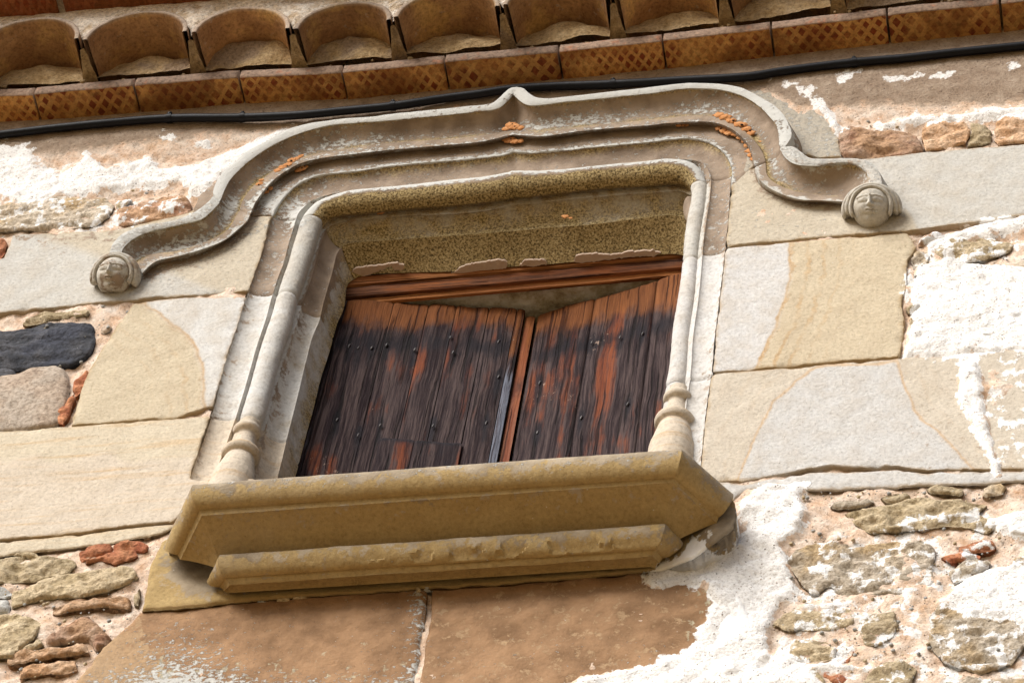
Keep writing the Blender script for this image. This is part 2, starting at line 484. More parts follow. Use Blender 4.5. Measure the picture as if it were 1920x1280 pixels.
def mat_rock(name, a, b, c=None, scale=14, bumpk=1.0, wash=True):
    k = NT(name)
    nm = k.noise(scale, 6, rough=0.62); nf = k.noise(90, 5, rough=0.7); nl = k.noise(5, 4)
    col = k.mix(k.step(nm, 0.32, 0.68), a, b)
    if c: col = k.mix(k.step(nl, 0.48, 0.62), col, c)
    hsv = k.n('HueSaturation'); k.l(col, hsv.inputs['Color'])
    k.l(k.math('MULTIPLY_ADD', k.obj_rand(), 0.35, 0.82), hsv.inputs['Value'])
    col = hsv.outputs[0]
    col = k.mix(0.7, col, k.mix(1.0, col, k.ramp(nf, [(0.35, (0.38, 0.34, 0.3)), (0.46, (0.85, 0.84, 0.82)), (0.54, (1.05, 1.05, 1.05)), (0.68, (1.4, 1.4, 1.4))]), 'MULTIPLY'))
    if wash: col, wf = white_layer(k, col)
    h = k.math('ADD', k.math('MULTIPLY', nf, 0.5), k.math('MULTIPLY', nm, 1.2))
    return k.done(col, 0.92, k.bump(h, 0.018 * bumpk, 1.0))

M = {}
M['lintel'] = mat_stone('lintel_sandstone', (0.5, 0.44, 0.34), (0.45, 0.41, 0.34))
M['springer'] = mat_stone('springer_sandstone', (0.53, 0.47, 0.37), (0.53, 0.515, 0.475))
M['jamb_a'] = mat_stone('banded_sandstone', (0.55, 0.47, 0.34), (0.6, 0.59, 0.565), bandn=0.35)
M['jamb_b'] = mat_stone('pale_sandstone', (0.6, 0.525, 0.4), (0.6, 0.52, 0.42), band=(0.55, 0.37, 0.19), streak=0.6)
M['grey_a'] = mat_stone('grey_banded_sandstone', (0.56, 0.475, 0.34), (0.6, 0.59, 0.575), band=(0.5, 0.32, 0.15), bandn=0.75)
M['grey_b'] = mat_stone('grey_sandstone', (0.57, 0.51, 0.42), (0.56, 0.55, 0.53), band=(0.55, 0.33, 0.13), bandn=0.12)
M['sill'] = mat_stone('sill_stone', (0.37, 0.245, 0.085), (0.42, 0.30, 0.135), basepat=0.0, pat=(0.30, 0.25, 0.18))
M['brown'] = mat_stone('brown_block_stone', (0.42, 0.28, 0.16), (0.5, 0.45, 0.32), pat=(0.27, 0.165, 0.09), bandn=0.15)
M['mortar'] = mat_mortar('lime_mortar')
M['basalt'] = mat_rock('basalt', (0.03, 0.033, 0.042), (0.1, 0.1, 0.11), (0.055, 0.06, 0.08), wash=False)
M['pinkstone'] = mat_rock('pink_river_stone', (0.42, 0.32, 0.24), (0.56, 0.45, 0.35), (0.5, 0.42, 0.34), bumpk=0.5)
M['rubble'] = mat_rock('rubble_stone', (0.40, 0.31, 0.18), (0.6, 0.49, 0.33), (0.5, 0.4, 0.26))
M['rubble_grey'] = mat_rock('rubble_grey_stone', (0.42, 0.35, 0.26), (0.58, 0.5, 0.4), (0.48, 0.35, 0.2))
M['rubble_pink'] = mat_rock('rubble_pink_stone', (0.42, 0.22, 0.13), (0.62, 0.45, 0.33), (0.55, 0.34, 0.2))
M['brick'] = mat_rock('old_brick', (0.38, 0.12, 0.06), (0.56, 0.26, 0.13), (0.48, 0.2, 0.1))
M['brick_pale'] = mat_rock('mortared_brick', (0.5, 0.28, 0.14), (0.7, 0.5, 0.34), (0.62, 0.4, 0.24))
M['greychip'] = mat_rock('grey_chip', (0.36, 0.36, 0.35), (0.5, 0.5, 0.48), (0.42, 0.41, 0.38), bumpk=0.5)

# ---------------------------------------------------------------- top-level things of the facade
wall = thing('stone_wall', 'old rubble and ashlar wall with lime mortar and white wash around the window', 'wall', (0, 0, -1.6))
surround = thing('window_surround', 'carved late gothic sandstone window surround with hood mould and two carved heads', 'window frame', (-0.05, 0, -0.98))
eaves = thing('tiled_eaves', 'corbelled eaves of painted flat bricks and curved clay tiles above the window', 'eaves', (0, -0.1, 1.6))

# ------------------------------------------------- mortar bed of the wall
OPEN = [(350,905),(392,778),(416,684),(460,545),(484,483),(507,406),(517,386),(548,350),(600,322),(660,318),(960,279),(1249,257),(1300,255),(1330,262),(1358,281),(1373,302),(1377,322),(1376,340),(1365,460),(1340,700),(1322,850),(1322,900)]
gx = np.arange(-2.15, 2.0, 0.0085); gz = np.arange(-1.95, 1.66, 0.0085)
G = np.stack(np.meshgrid(gx, gz), -1).reshape(-1, 2)
g3 = np.stack([G[:, 0], np.zeros(len(G)), G[:, 1]], 1)
px = PX(g3)
hole = sdf(px, OPEN)
top = px[:, 1] - np.interp(px[:, 0], [-300, 0, 560, 960, 1440, 1500, 1920, 2200], [320, 300, 236, 200, 175, 205, 195, 170])   # plaster above this line
pl = np.clip(-top / 30, -1, 1)
rough = 0.010 * np.abs(fbm(g3, 16, 4, 3, 0.6)) + 0.016 * fbm(g3, 5, 3, 8)
yy = 0.017 - rough - 0.005 * fbm(g3, 45, 3, 5) - 0.007 * fbm(g3, 16, 3, 15)
plast = -0.012 + 0.004 * fbm(g3, 6, 3, 21) + 0.002 * fbm(g3, 50, 2, 4)
f = np.clip(pl * 0.5 + 0.5, 0, 1)
wv = white_at(px)
yy = yy * (1 - f) + plast * f
yy -= 0.021 * np.clip((wv + 0.5) / 1.5, 0, 1) * (1 - f)
V = np.stack([G[:, 0], yy, G[:, 1]], 1)
Fg = grid_faces(len(gz), len(gx))
Fg = Fg[(hole[Fg] < 0).all(1)]
mesh('mortar', V, Fg, M['mortar'], wall, {'white': wv, 'pat': np.clip(pl * 0.5 + 0.45, 0, 1)}, label='sandy lime mortar and plaster with ragged white wash')

# ---------------------------------------------------------------- surround: traced mouldings
PK = 'P'
def rail(pts, y, n=9):
    """split at PK; returns list of dense world polylines (left part, right part)"""
    i = pts.index(PK)
    L = pts[:i]; Rr = [pts[i - 1]] + pts[i + 1:]
    res = []
    for si, seg in enumerate((L, Rr)):
        if si: seg = seg + [(2 * seg[-1][0] - seg[-2][0], seg[-1][1] + (seg[-1][1] - seg[-2][1]))] if seg[-1][1] - seg[-2][1] > 60 else seg + [(seg[-1][0] - 14, seg[-1][1] + 60)]
        q = crom(seg, n)
        yv = y(q) if callable(y) else y
        res.append(P(q[:, 0], q[:, 1], yv))
    return res

RA = {}
RA[0] = ([(356,897),(397,778),(421,684),(446,610),(466,545),(489,483),(504,430),(513,404),(517,397),(522,386),(534,368),(553,349.5),(575,337),(606,327),(660,322),(726,312),(812,304),(880,298),(941,291),(962,284),PK,(989,287),(1060,282),(1113,276),(1220,266),(1249,262),(1290,260),(1326,266),(1352,281),(1367,302),(1372,322),(1370,350),(1366,400),(1360,460),(1350,550),(1343,610),(1334,700),(1326,750),(1316,850)], 0.0)
RA[1] = ([(400,897),(441,785),(467,700),(481,650),(498,600),(506,569),(521,521),(532,492),(540,461),(548,434),(553,418),(558,402),(567,391),(580,379),(598,371),(625,363),(660,357),(717,352),(795,344.5),(898,335),(949,326.5),(962,323),PK,(1020,321),(1123,311),(1220,302),(1249,299),(1285,299),(1305,302),(1319,308),(1329,320),(1333,336),(1333,346),(1329.5,383),(1322.6,426),(1318,465),(1316,490),(1310,557),(1300,626),(1295,698),(1288,750),(1276,850)], 0.012)
RA[2] = ([(408,899),(449,787),(475,702),(489,652),(507,601),(516,567),(530,523),(540,494),(549,463),(557,436),(562,422),(568,409),(577,398),(590,387),(606,379),(630,371),(660,364),(717,358.5),(795,351),(898,341),(949,333),(962,329),PK,(1020,328),(1123,318),(1220,309),(1249,306),(1278,306),(1298,310),(1311,317),(1320,328),(1324,341),(1325,349),(1321,386),(1314,429),(1309,468),(1307,493),(1301,560),(1291,629),(1286,700),(1278,752),(1264,852)], 0.030)
RA[4] = ([(455,905),(490,797.6),(502.5,754.6),(514.5,706.5),(530,655),(545.5,608.6),(556,565.6),(568,531),(578,500),(592,457),(599,431.5),(604,421),(613,411),(625,406),(640,403.5),(660,401.5),(746,392.5),(850,385),(910,379),(950,372),(964,368),PK,(990,368),(1077,358),(1140,351),(1180,349),(1249,344),(1275,344),(1288,348),(1295,355),(1298,366),(1296,380),(1292,400),(1288,426),(1283,465),(1281,492),(1273,557),(1264,609),(1259,660),(1255,700),(1248,740),(1232,860)], 0.045)
RA[5] = ([(463,906),(492,800),(505,756),(517,708),(533,656),(549,609),(559,567),(571,532),(581,502),(595,459),(602,436),(608,426),(617,416),(628,411),(643,408),(660,406),(746,396.5),(850,389),(910,383),(950,376.5),(964,373),PK,(990,372.5),(1077,362.5),(1140,355.5),(1180,353.5),(1249,348.5),(1275,349),(1288,353),(1296,361),(1300,370),(1301,384),(1298,404),(1294,430),(1289,469),(1287,496),(1279,561),(1270,613),(1265,664),(1261,704),(1254,744),(1238,864)], 0.066)
RA[6] = ([(472,908),(497,812),(511,755),(523,712),(540,655),(556,609),(567,569),(580,533),(588,506),(599,463),(605,446),(611,432),(622,423),(634,417.5),(643,415),(656,413.5),(746,405),(850,401),(912,394.6),(945,387.5),(962,383),PK,(985,382),(1077,373),(1140,367.5),(1180,364),(1231,361),(1266,358),(1283,361),(1293,366),(1300,376),(1304,392),(1301,412),(1297,438),(1292,477),(1290,504),(1282,569),(1273,621),(1268,672),(1264,712),(1257,752),(1241,872)], 0.068)
RA[7] = ([(515,920),(538.6,820),(560,735),(572,685),(585,634),(599,600),(606,570),(614,542),(623,510),(630,481),(634,472),(638,466),(646,459.5),(656,456.5),(669,454.5),(725,451),(777,446.7),(839.6,442.5),(912,437),(950,434),(962,433),PK,(996,430),(1023,427),(1107,421),(1211,408),(1240,405),(1263,404),(1277,406),(1286,412),(1292,422),(1297,440),(1296,462),(1293,490),(1289,528),(1287,550),(1280,610),(1272,660),(1268,700),(1263,740),(1258,780),(1243,890)], 0.115)
RA[8] = ([(543,935),(574.6,816),(590,756),(602,706),(617.5,661),(631,610),(640,590),(645,575),(647,558),(648,548),(649,542),(651,536),(655,530),(664,523),(680,517),(700,514),(767,511),(850,509),(902,504),(940,501),(960,500),PK,(996,497),(1023,496),(1075,491),(1148,485),(1231,478),(1255,476),(1268,476.5),(1280,479),(1290,486),(1298,500),(1300,520),(1298,545),(1294,575),(1292,600),(1285,660),(1278,700),(1274,740),(1269,780),(1263,820),(1248,930)], 0.205)
zJL = [P(397,778).tolist()[2], P(466,545).tolist()[2], P(513,404).tolist()[2]]
zJR = [P(1334,700).tolist()[2], P(1358,465).tolist()[2], P(1372,325).tolist()[2]]
xL, xR = P(655, 322).tolist()[0], P(1252, 262).tolist()[0]

def split_at(p, vals, ax, rise):
    """cut polyline p where coordinate ax crosses each value in order"""
    segs = []; cur = 0; p = p.copy()
    for v in vals:
        s = p[:, ax]
        k = None
        for i in range(cur, len(p) - 1):
            if (s[i] - v) * (s[i + 1] - v) <= 0 and s[i] != s[i + 1]:
                k = i; break
        if k is None:
            # this rail's corner already lies beyond the joint: cut it just past its start instead
            dist_ = np.r_[0, np.cumsum(np.linalg.norm(np.diff(p[cur:], axis=0), axis=1))]
            k = cur + int(np.searchsorted(dist_, 0.02)); k = min(k, len(p) - 2)
            segs.append(p[cur:k + 1].copy()); cur = k; continue
        t = (v - s[k]) / (s[k + 1] - s[k] + 1e-12); t = min(max(t, 0), 1)
        q = p[k] * (1 - t) + p[k + 1] * t
        segs.append(np.vstack([p[cur:k + 1], q]))
        p[k] = q; cur = k
    segs.append(p[cur:])
    return segs

def clean(seg):
    d = np.r_[1, np.linalg.norm(np.diff(seg, axis=0), axis=1)]
    return seg[d > 1e-7]

Rsegs = {}
CORN = {0: 655, 1: 655, 2: 650, 4: 652, 5: 655, 6: 657, 7: 685, 8: 715}
for k, (pts, y) in RA.items():
    L, Rr = rail(pts, y)
    iL = int(np.argmax(PX(L)[:, 0] >= CORN[k])); iR = int(np.argmax(PX(Rr)[:, 0] >= 1252))
    Lj, Lh = L[:iL + 1], L[iL:]
    zl_ = list(zJL); zl_[2] = min(zl_[2], Lj[:, 2].max() - 0.02)
    a = split_at(Lj, zl_, 2, True)                      # three jamb stretches then the corner
    h = [a[3], Lh]
    b = [Rr[:iR + 1], Rr[iR:]]
    zr_ = list(zJR[::-1]); zr_[0] = min(zr_[0], b[1][0, 2] - 0.03)
    c = split_at(b[1].copy(), zr_, 2, False)
    Rsegs[k] = [a[0], a[1], a[2], h[0], h[1], b[0], c[0], c[1], c[2], c[3]]
keys = [0, 1, 2, 4, 5, 6, 7, 8]
NS = [max(6, int(np.linalg.norm(np.diff(s, axis=0), axis=1).sum() / 0.007)) for s in Rsegs[0]]
for k in keys: Rsegs[k] = [resamp(clean(s), n) for s, n in zip(Rsegs[k], NS)]
BUL = [-0.2, 0.0, 0.40, 0.0, 0.0, -0.26, -0.03]
SUB = [10, 3, 14, 3, 3, 9, 9]
#               R0    R1    R2    R4    R5    R6    R7    R8
ATT_HEAD = {'flake': [0.62, 0.50, 0.30, -0.2, 0.1, 0.1, -0.3, -0.3], 'pat': [0.75, 1.0, 0.9, 0.9, 0.5, 0.4, 0.2, 0.2],
            'gold': [0.0, 0.0, 0.1, 0.75, 0.45, 0.4, 0.8, 1.0]}
ATT_UP = {'flake': [0.34, 0.3, 0.15, 0.05, 0.1, 0.15, 0.15, 0.0], 'pat': [0.8, 0.65, 0.0, 0.1, 0.3, 0.8, 0.75, 0.0],
          'gold': [0, 0, 0, 0.15, 0.15, 0.1, 0.3, 0.62]}
ATT_LOW = {'flake': [0.1, 0.1, 0.0, 0.1, 0.1, 0.1, 0.1, 0.0], 'pat': [0.45, 0.1, -0.1, 0.1, 0.3, 0.55, 0.15, 0.1],
           'gold': [0, 0, 0, 0.1, 0.15, 0.1, 0.25, 0.6]}

def tt_(*pts):
    xs_, ys_ = [p[0] for p in pts], [p[1] for p in pts]
    return lambda t: float(np.interp(t, xs_, ys_))
OV_HEAD = {(2, 'flake'): tt_((0, .5), (.08, .95), (.38, .85), (.5, .3), (.6, -.3), (1, -.4)), (2, 'gold'): tt_((0, 0), (.42, .1), (.58, .8), (1, .9)),
           (0, 'flake'): tt_((0, .85), (.07, .3), (.5, .22), (.85, .36), (1, .7)), (0, 'gold'): tt_((0, .0), (.08, .65), (.25, .4), (.5, .1), (1, 0))}  # golden speckle rises just below the arris of the hollow
OV_HOOD = {(2, 'flake'): tt_((0, .75), (.06, .2), (.3, .14), (.55, .42), (.8, .36), (1, .1)), (2, 'gold'): tt_((0, .3), (.06, .6), (.2, .1), (.62, .2), (.85, .7), (1, 1.0))}  # golden speckle grows under the lip and at the foot of the hollow
FLB = [(428,385,24,.45),(468,380,14,.5),(505,372,30,.5),(560,408,26,.5),(440,345,14,.3),(590,395,14,.4)]
def flboost(px):
    f_ = np.zeros(len(px))
    for (u, v, r, a) in FLB: f_ = np.maximum(f_, a * np.exp(-((px[:, 0] - u) ** 2 + (px[:, 1] - v) ** 2) / r ** 2))
    return f_
def moulding(segidx, att, ends, seed):
    rr = [np.vstack([Rsegs[k][s] if n == 0 else Rsegs[k][s][1:] for n, s in enumerate(segidx)]) for k in keys]
    V, Fc, A = loft(rr, BUL, SUB, att, 0.0016, seed, ends, over=OV_HEAD if att is ATT_HEAD else None)
    px = PX(V)
    A['white'] = np.full(len(px), -6.0); A['tone'] = 0.7 + 0.3 * fbm(V, 2.5, 2, 71)
    A['flake'] = A['flake'] + flboost(px) - 0.4 * fbm(V, 3.0, 2, 91) * (1 if att is ATT_HEAD else 0)
    # the torus catches weather on its upper half along the head
    return V, Fc, A

def hood_data():
    O = {}
    O[1] = [(204,478),(211,458),(226,441),(247,430.5),(273,422),(316,415),(350,405),(376,391),(393,376),(399,366),'J',(399,366),(400,355),(407,337),(422,318.6),(443,303),(460,286),(486,272),(503,263.6),(537,243),(580,231),(615,226),(650,222),(700,219),(725,215.6),(795,208),(863,201),(915,196),(932,188),(946,174),(957,166),(969,163.7),PK,(981,166),(992,176),(1006,183),(1029,184.5),(1072,180),(1220,164),(1283,156),(1317,156),(1352,158),(1393,166),(1434,187),(1462,207),(1478,231),(1484,254),(1474,273),'J',(1474,273),(1489,276),(1503,286),(1520,296),(1554,298),(1589,296.5),(1615,299),(1633,305.6),(1645,316),(1652,330),(1654,348)]
    O[2] = [(226,478),(233,463),(250,447.7),(276,435.6),(307,428),(342,420),(376,411.6),(393,399.5),(407,385),(413,377),'J',(413,377),(422,354.7),(434,334),(460,308),(486,288),(512,272),(546,256),(580,244),(623,234),(660,231),(726,226),(829,216.5),(898,208.7),(932,203.6),(949,191.6),(962,177),PK,(969,183),(982,194),(1003,197.6),(1072,190),(1220,175),(1276,167),(1317,166),(1352,168.7),(1391,180),(1420,197),(1443,219),(1458,241.7),(1461,277),'J',(1461,277),(1472,295),(1486,305.6),(1503,310),(1537,311),(1572,307),(1597,307.6),(1615,314),(1625,326),(1629,346)]
    O[4] = [(255,493),(262,487),(276,480),(299,474),(333,470),(376,458),(407,444),(428,428.7),(443,405),(450,393),'J',(450,393),(456,375),(470,354.7),(490,337),(515,320),(534,308),(563,296),(598,287.6),(660,277),(726,268),(812,262),(889,255),(946,247),(960,244),PK,(986,245.7),(1037,243),(1123,233.6),(1220,224),(1283,217.6),(1317,216.8),(1343,220),(1378,234),(1403,252),(1421,273),(1431,290),(1435,304),'J',(1435,304),(1439,330),(1460,347),(1486,357),(1520,363),(1554,366),(1590,366)]
    O[5] = [(266,512),(275,503),(283,495.7),(299,487),(333,480),(376,468),(419,451),(445,430.5),(462,415),(469,402),'J',(469,402),(478,380.5),(494,358),(512,338),(537,320),(563,306.5),(598,297),(660,289),(726,281.5),(812,274),(898,266),(949,255),(962,252),PK,(986,254),(1020,255),(1106,244),(1220,234.5),(1249,231),(1317,228),(1352,233),(1378,246),(1398,264),(1410,285),(1416,312),'J',(1416,312),(1422,333),(1439,350),(1469,365),(1503,374),(1546,376),(1584,378)]
    O[6] = [(272,518),(281,509),(294,499.7),(325,491.5),(368,482),(411,461),(447,438),(466,418),(473,404),'J',(473,404),(484,382),(505,354.6),(529,335.7),(563,319),(598,308),(660,298),(726,290),(812,282),(898,274),(949,264.5),(962,262),PK,(986,264),(1020,262),(1106,252),(1220,242),(1249,239.5),(1300,237),(1340,240),(1369,254),(1395,272.6),(1407,294),(1412,316),'J',(1412,316),(1416,336),(1432,356),(1469,373),(1503,381),(1546,382.5),(1584,386)]
    return O
HY = {1: -0.075, 2: -0.070, 4: -0.028, 5: -0.030, 6: 0.008}
Hs = {}
for k, pts in hood_data().items():
    j1 = pts.index('J'); j2 = len(pts) - 1 - pts[::-1].index('J')
    ip = pts.index(PK)
    parts = [pts[:j1], pts[j1 + 1:ip], [pts[ip - 1]] + pts[ip + 1:j2], pts[j2 + 1:]]
    W = []
    for q in parts:
        c = crom(q, 9); W.append(P(c[:, 0], c[:, 1], HY[k]))
    a = split_at(W[1], [xL], 0, True); b = split_at(W[2], [xR], 0, True)
    Hs[k] = [W[0], a[0], a[1], b[0], b[1], W[3]]
HN = [max(6, int(np.linalg.norm(np.diff(s, axis=0), axis=1).sum() / 0.007)) for s in Hs[2]]
for k in Hs: Hs[k] = [resamp(clean(s), n) for s, n in zip(Hs[k], HN)]
# back edge of the hood where it meets the wall (splayed a little outwards)
def smooth(a, it=10):
    for _ in range(it):
        a[1:-1] = (a[:-2] + 2 * a[1:-1] + a[2:]) / 4
    return a
Hs[0] = []
for i in range(6):
    s = Hs[1][i]; t = np.gradient(s, axis=0); t[:, 1] = 0; t = smooth(t / np.linalg.norm(t, axis=1)[:, None], 30)
    nn_ = np.stack([-t[:, 2], 0 * t[:, 0], t[:, 0]], 1)
    q = s + nn_ * (0.012 if i < 4 else 0.03); q[:, 1] = 0.006; Hs[0].append(q)
hk = [0, 1, 2, 4, 5, 6]
HB = [0, 0.06, -0.24, 0, 0]; HSUB = [6, 4, 12, 3, 4]
HATT_HEAD = {'flake': [0.2, 0.95, 0.85, 0.12, 0.45, 0.1], 'pat': [0.6, 0.8, 0.9, 0.9, 0.9, 0.6], 'gold': [0, 0, 0.0, 0.35, 0.1, 0.45]}
HATT_RET = {'flake': [0.2, 0.5, 0.45, 0.1, 0.35, 0.1], 'pat': [0.2, 0.2, 0.5, 0.85, 0.4, 0.8], 'gold': [0.1, 0, 0.0, 0.35, 0.05, 0.3]}
def hood(segidx, att, ends, seed):
    rr = [np.vstack([Hs[k][s] if n == 0 else Hs[k][s][1:] for n, s in enumerate(segidx)]) for k in hk]
    V, Fc, A = loft(rr, HB, HSUB, att, 0.0016, seed, ends, over=OV_HOOD)
    A['white'] = np.full(len(V), -6.0); A['tone'] = np.full(len(V), 0.8)
    A['flake'] = A['flake'] + flboost(PX(V)) - 0.35 * fbm(V, 3.0, 2, 93)
    return V, Fc, A

def ft(fn):      # tone attribute given in px distance / 100
    return lambda px: np.clip(fn(px), -300, 300) / 100.0
def const(v): return lambda px: np.full(len(px), float(v))
def jn(v): return (fbm(np.c_[v, v[:, :1] * 0] / 100.0, 2.0, 2, 5))

def stone_block(name, poly, mat, mouldings, hoods, attrs, seed, label, y=0.0, **kw):
    parts = [slab(name, poly, y, mat, None, attrs=attrs, seed=seed, make=False, smooth_px=False, **kw)]
    parts += mouldings + hoods
    V, Fc, A = join(parts)
    return mesh(name, V, Fc, mat, surround, A, label=label, sharp=27)

R0px = [p for p in RA[0][0] if p != PK]
R0line = crom(R0px, 3)
def r0_between(v0, v1, left):
    q = crom(R0px[:20] if left else R0px[20:], 6)
    m = (q[:, 1] >= min(v0, v1)) & (q[:, 1] <= max(v0, v1))
    return [tuple(p) for p in q[m]]
# --- lintel block
head_r0 = [tuple(p) for p in np.vstack([crom(R0px[7:20], 4), crom(R0px[20:31], 4)])]
lint_poly = [(357,404),(372,366),(405,332),(440,302),(470,275),(503,262),(560,234),(640,222),(760,206),(925,186),(1000,176),(1140,160),(1300,150),(1440,147),(1500,163),(1545,198),(1562,235),(1574,262),(1579,293),(1535,296),(1500,288),(1474,276),(1461,280),(1436,303),(1416,311)] + head_r0[::-1] + [(485,402),(470,402),(448,394),(425,379),(400,372),(378,392)]
def lint_pat(px):
    return np.where(px[:, 0] > 1400, 0.45 - np.clip((px[:, 1] - 170) / 260, 0, 0.5), 0.72)
def near_hood(px, amp=0.6, w=22):
    d = dline(px, crom([(275,515),(325,493),(370,482),(411,461),(447,438),(470,406)], 3))
    d = np.minimum(d, dline(px, crom([(1414,315),(1432,356),(1469,373),(1546,383),(1580,384)], 3)))
    return amp * np.exp(-d / w)
stone_block('lintel_stone', lint_poly, M['lintel'],
            [moulding([3, 4, 5, 6], ATT_HEAD, (True, True), 11)],
            [hood([1, 2, 3, 4], HATT_HEAD, (True, True), 5)],
            {'pat': lint_pat, 'flake': lambda px: np.where(px[:, 0] > 1400, 0.34, 0.22 + 0.6 * np.exp(-dline(px, R0line) / 5.0) + flboost(px)), 'tone': const(0.5), 'gold': lambda px: np.where(px[:, 0] > 1400, 0.18, 0.0)}, 31,
            'carved lintel stone with stepped hollow mouldings rising to a small point in the middle')
# --- left springer
lsp = [(23,440),(120,434),(215,430),(300,410),(352,398),(400,374),(425,380),(448,395),(476,403)] + r0_between(404, 546, True)[::-1] + [(350,554),(240,562),(120,574),(0,586),(-90,594),(-90,505),(6,484)]
left_spr = stone_block('springer_stone', lsp, M['springer'], [moulding([2], ATT_UP, (True, True), 12)], [hood([0], HATT_RET, (False, True), 6)],
            {'pat': lambda px: 0.12 + near_hood(px) + 0.35 * np.exp(-np.abs(px[:, 1] - 445) / 30) * (px[:, 0] < 240),
             'flake': lambda px: 0.12 + 0.2 * np.exp(-dline(px, [(280,520),(470,440),(500,420)]) / 45), 'tone': ft(lambda px: 40 - (px[:, 0] - 100) * 0.25 + (px[:, 1] - 500) * 0.8)}, 32,
            'long springer stone ending the hood mould in a small carved head')
# --- left jamb middle
ljm = [(250,567),(350,557)] + r0_between(549, 775, True)[::-1][0:] + [(330,784),(230,790),(131,797),(148,738),(168,690),(198,640),(232,592)]
stone_block('jamb_stone', ljm, M['jamb_a'], [moulding([1], ATT_LOW, (True, True), 13)], [],
            {'tone': ft(lambda px: sdf(px, [(270,560),(300,578),(345,620),(372,655),(382,700),(383,760),(378,790),(520,800),(520,540)]) * 1.0), 'pat': const(0.0), 'flake': const(0.0)}, 33,
            'wedge shaped jamb stone with curved orange iron bands')
# --- left lower jamb block
ljl = [(-90,818),(0,808),(200,793),(395,779),(389,800),(375,840),(359,892),(358,896),(480,896),(480,930),(345,960),(322,978),(285,981),(250,985),(150,997),(70,1006),(0,1012),(-90,1016)]
stone_block('jamb_stone', ljl, M['jamb_b'], [moulding([0], ATT_LOW, (False, True), 14)], [],
            {'tone': ft(lambda px: px[:, 1] - 860 + 12 * jn(px)), 'pat': const(-0.1), 'flake': const(-0.1)}, 34,
            'long pale bedded block left of the sill, cracked along its foot')
slab('stone', [(-90,1019),(0,1015),(70,1009),(150,1000),(250,988),(285,984),(322,982),(330,985),(302,1000),(220,1015),(100,1030),(0,1042),(-90,1048)], 0.002, M['jamb_b'], surround, seed=35,
     attrs={'tone': const(-2), 'pat': const(0.05)}, smooth_px=False, label='thin spalled strip under the long pale block', wob=0.004)
# --- right springer
rsp = [(1376,326),(1415,314),(1436,305),(1462,282),(1520,297),(1555,300),(1630,297),(1750,283),(1920,269),(2000,262),(2000,395),(1920,403),(1800,419),(1700,432),(1500,449),(1364,461)] + r0_between(328, 458, False)[::-1]
right_spr = stone_block('springer_stone', rsp, M['springer'], [moulding([7], ATT_UP, (True, True), 15)], [hood([5], HATT_RET, (True, False), 7)],
            {'pat': lambda px: -0.02 + near_hood(px), 'flake': lambda px: 0.10 + 0.1 * (px[:, 0] < 1700), 'tone': ft(lambda px: px[:, 0] - 1640 + (360 - px[:, 1]) * 1.2 + 20 * jn(px))}, 36,
            'grey springer stone ending the hood mould in a small carved head in a cap')
# --- right jamb middle
rjm = [(1362,464),(1500,452),(1700,435),(1710,445),(1719,463),(1703,485),(1700,502),(1698,540),(1690,565),(1697,598),(1696,625),(1684,668),(1600,675),(1450,688),(1337,697)] + r0_between(467, 694, False)[::-1]
stone_block('jamb_stone', rjm, M['grey_a'], [moulding([8], ATT_LOW, (True, True), 16)], [],
            {'tone': ft(lambda px: np.interp(px[:, 1], [440, 490, 540, 600, 660, 700], [1481, 1477, 1470, 1455, 1430, 1408]) - px[:, 0]), 'pat': const(-0.1), 'flake': const(-0.1)}, 37,
            'jamb stone half smooth grey and half banded in ochre')
# --- right lower block
rjl = [(1335,700),(1450,691),(1600,678),(1688,671),(1800,662),(2000,648),(2000,880),(1770,879),(1740,882),(1680,872),(1600,877),(1560,874),(1520,878),(1500,882),(1440,893),(1390,903),(1365,899),(1350,900),(1325,905),(1307,905),(1312,870),(1319,800)] + r0_between(703, 845, False)[::-1]
stone_block('jamb_stone', rjl, M['grey_b'], [moulding([9], ATT_LOW, (True, False), 17)], [],
            {'tone': ft(lambda px: sdf(px, [(1530,690),(1450,760),(1415,820),(1393,870),(1388,905),(1850,905),(1800,850),(1730,780),(1697,720),(1685,670)]) * 1.0), 'pat': lambda px: 0.3 * (px[:, 0] > 1700), 'flake': const(-0.1)}, 38,
            'long grey block right of the window with a pale round grey centre and brush strokes of white wash')
slab('stone', [(1342,901),(1365,902),(1390,907),(1440,897),(1500,887),(1520,884),(1600,883),(1680,879),(1740,887),(1772,882),(2000,883),(2000,893),(1920,902),(1700,912),(1540,919),(1400,918),(1375,935),(1350,920)], 0.003, M['grey_b'], surround, seed=39,
     attrs={'tone': const(1), 'pat': const(0.0)}, smooth_px=False, label='thin strip below the long open crack', wob=0.003)
# --- joint between lintel and jamb: nothing else needed, the grooves are modelled in the stones

# ---------------------------------------------------------------- sill
sill = thing('window_sill', 'projecting ochre stone sill with rolled mouldings and canted corners', 'window sill', P(960, 870, -0.2).tolist())
def quadrail(LW, LC, RC, RW, yf, z=None, ylw=None):
    lc = P(LC[0], LC[1], yf); rc = P(RC[0], RC[1], yf)
    zz = (lc[2] + rc[2]) / 2
    lw = Pz(LW[0], LW[1], lc[2]); rw = Pz(RW[0], RW[1], rc[2])
    return [lw, lc, rc, rw]
S = [quadrail((314,1026), (367,909), (1276,843), (1371,926), -0.25),
     quadrail((333,1040), (374,956), (1265,896), (1347,970), -0.222),
     quadrail((338,1049), (378,966), (1262,904), (1344,980), -0.216),
     quadrail((402,1064), (410,1056), (1240,1000), (1268,1014), -0.09)]
S0 = [np.array([p[0] + dx, 0.06, p[2]]) for p, dx in zip(S[0], (0.0, 0.06, -0.06, 0.0))]
def sill_att(flake, gold, pat):
    return {'flake': flake, 'gold': gold, 'pat': pat}
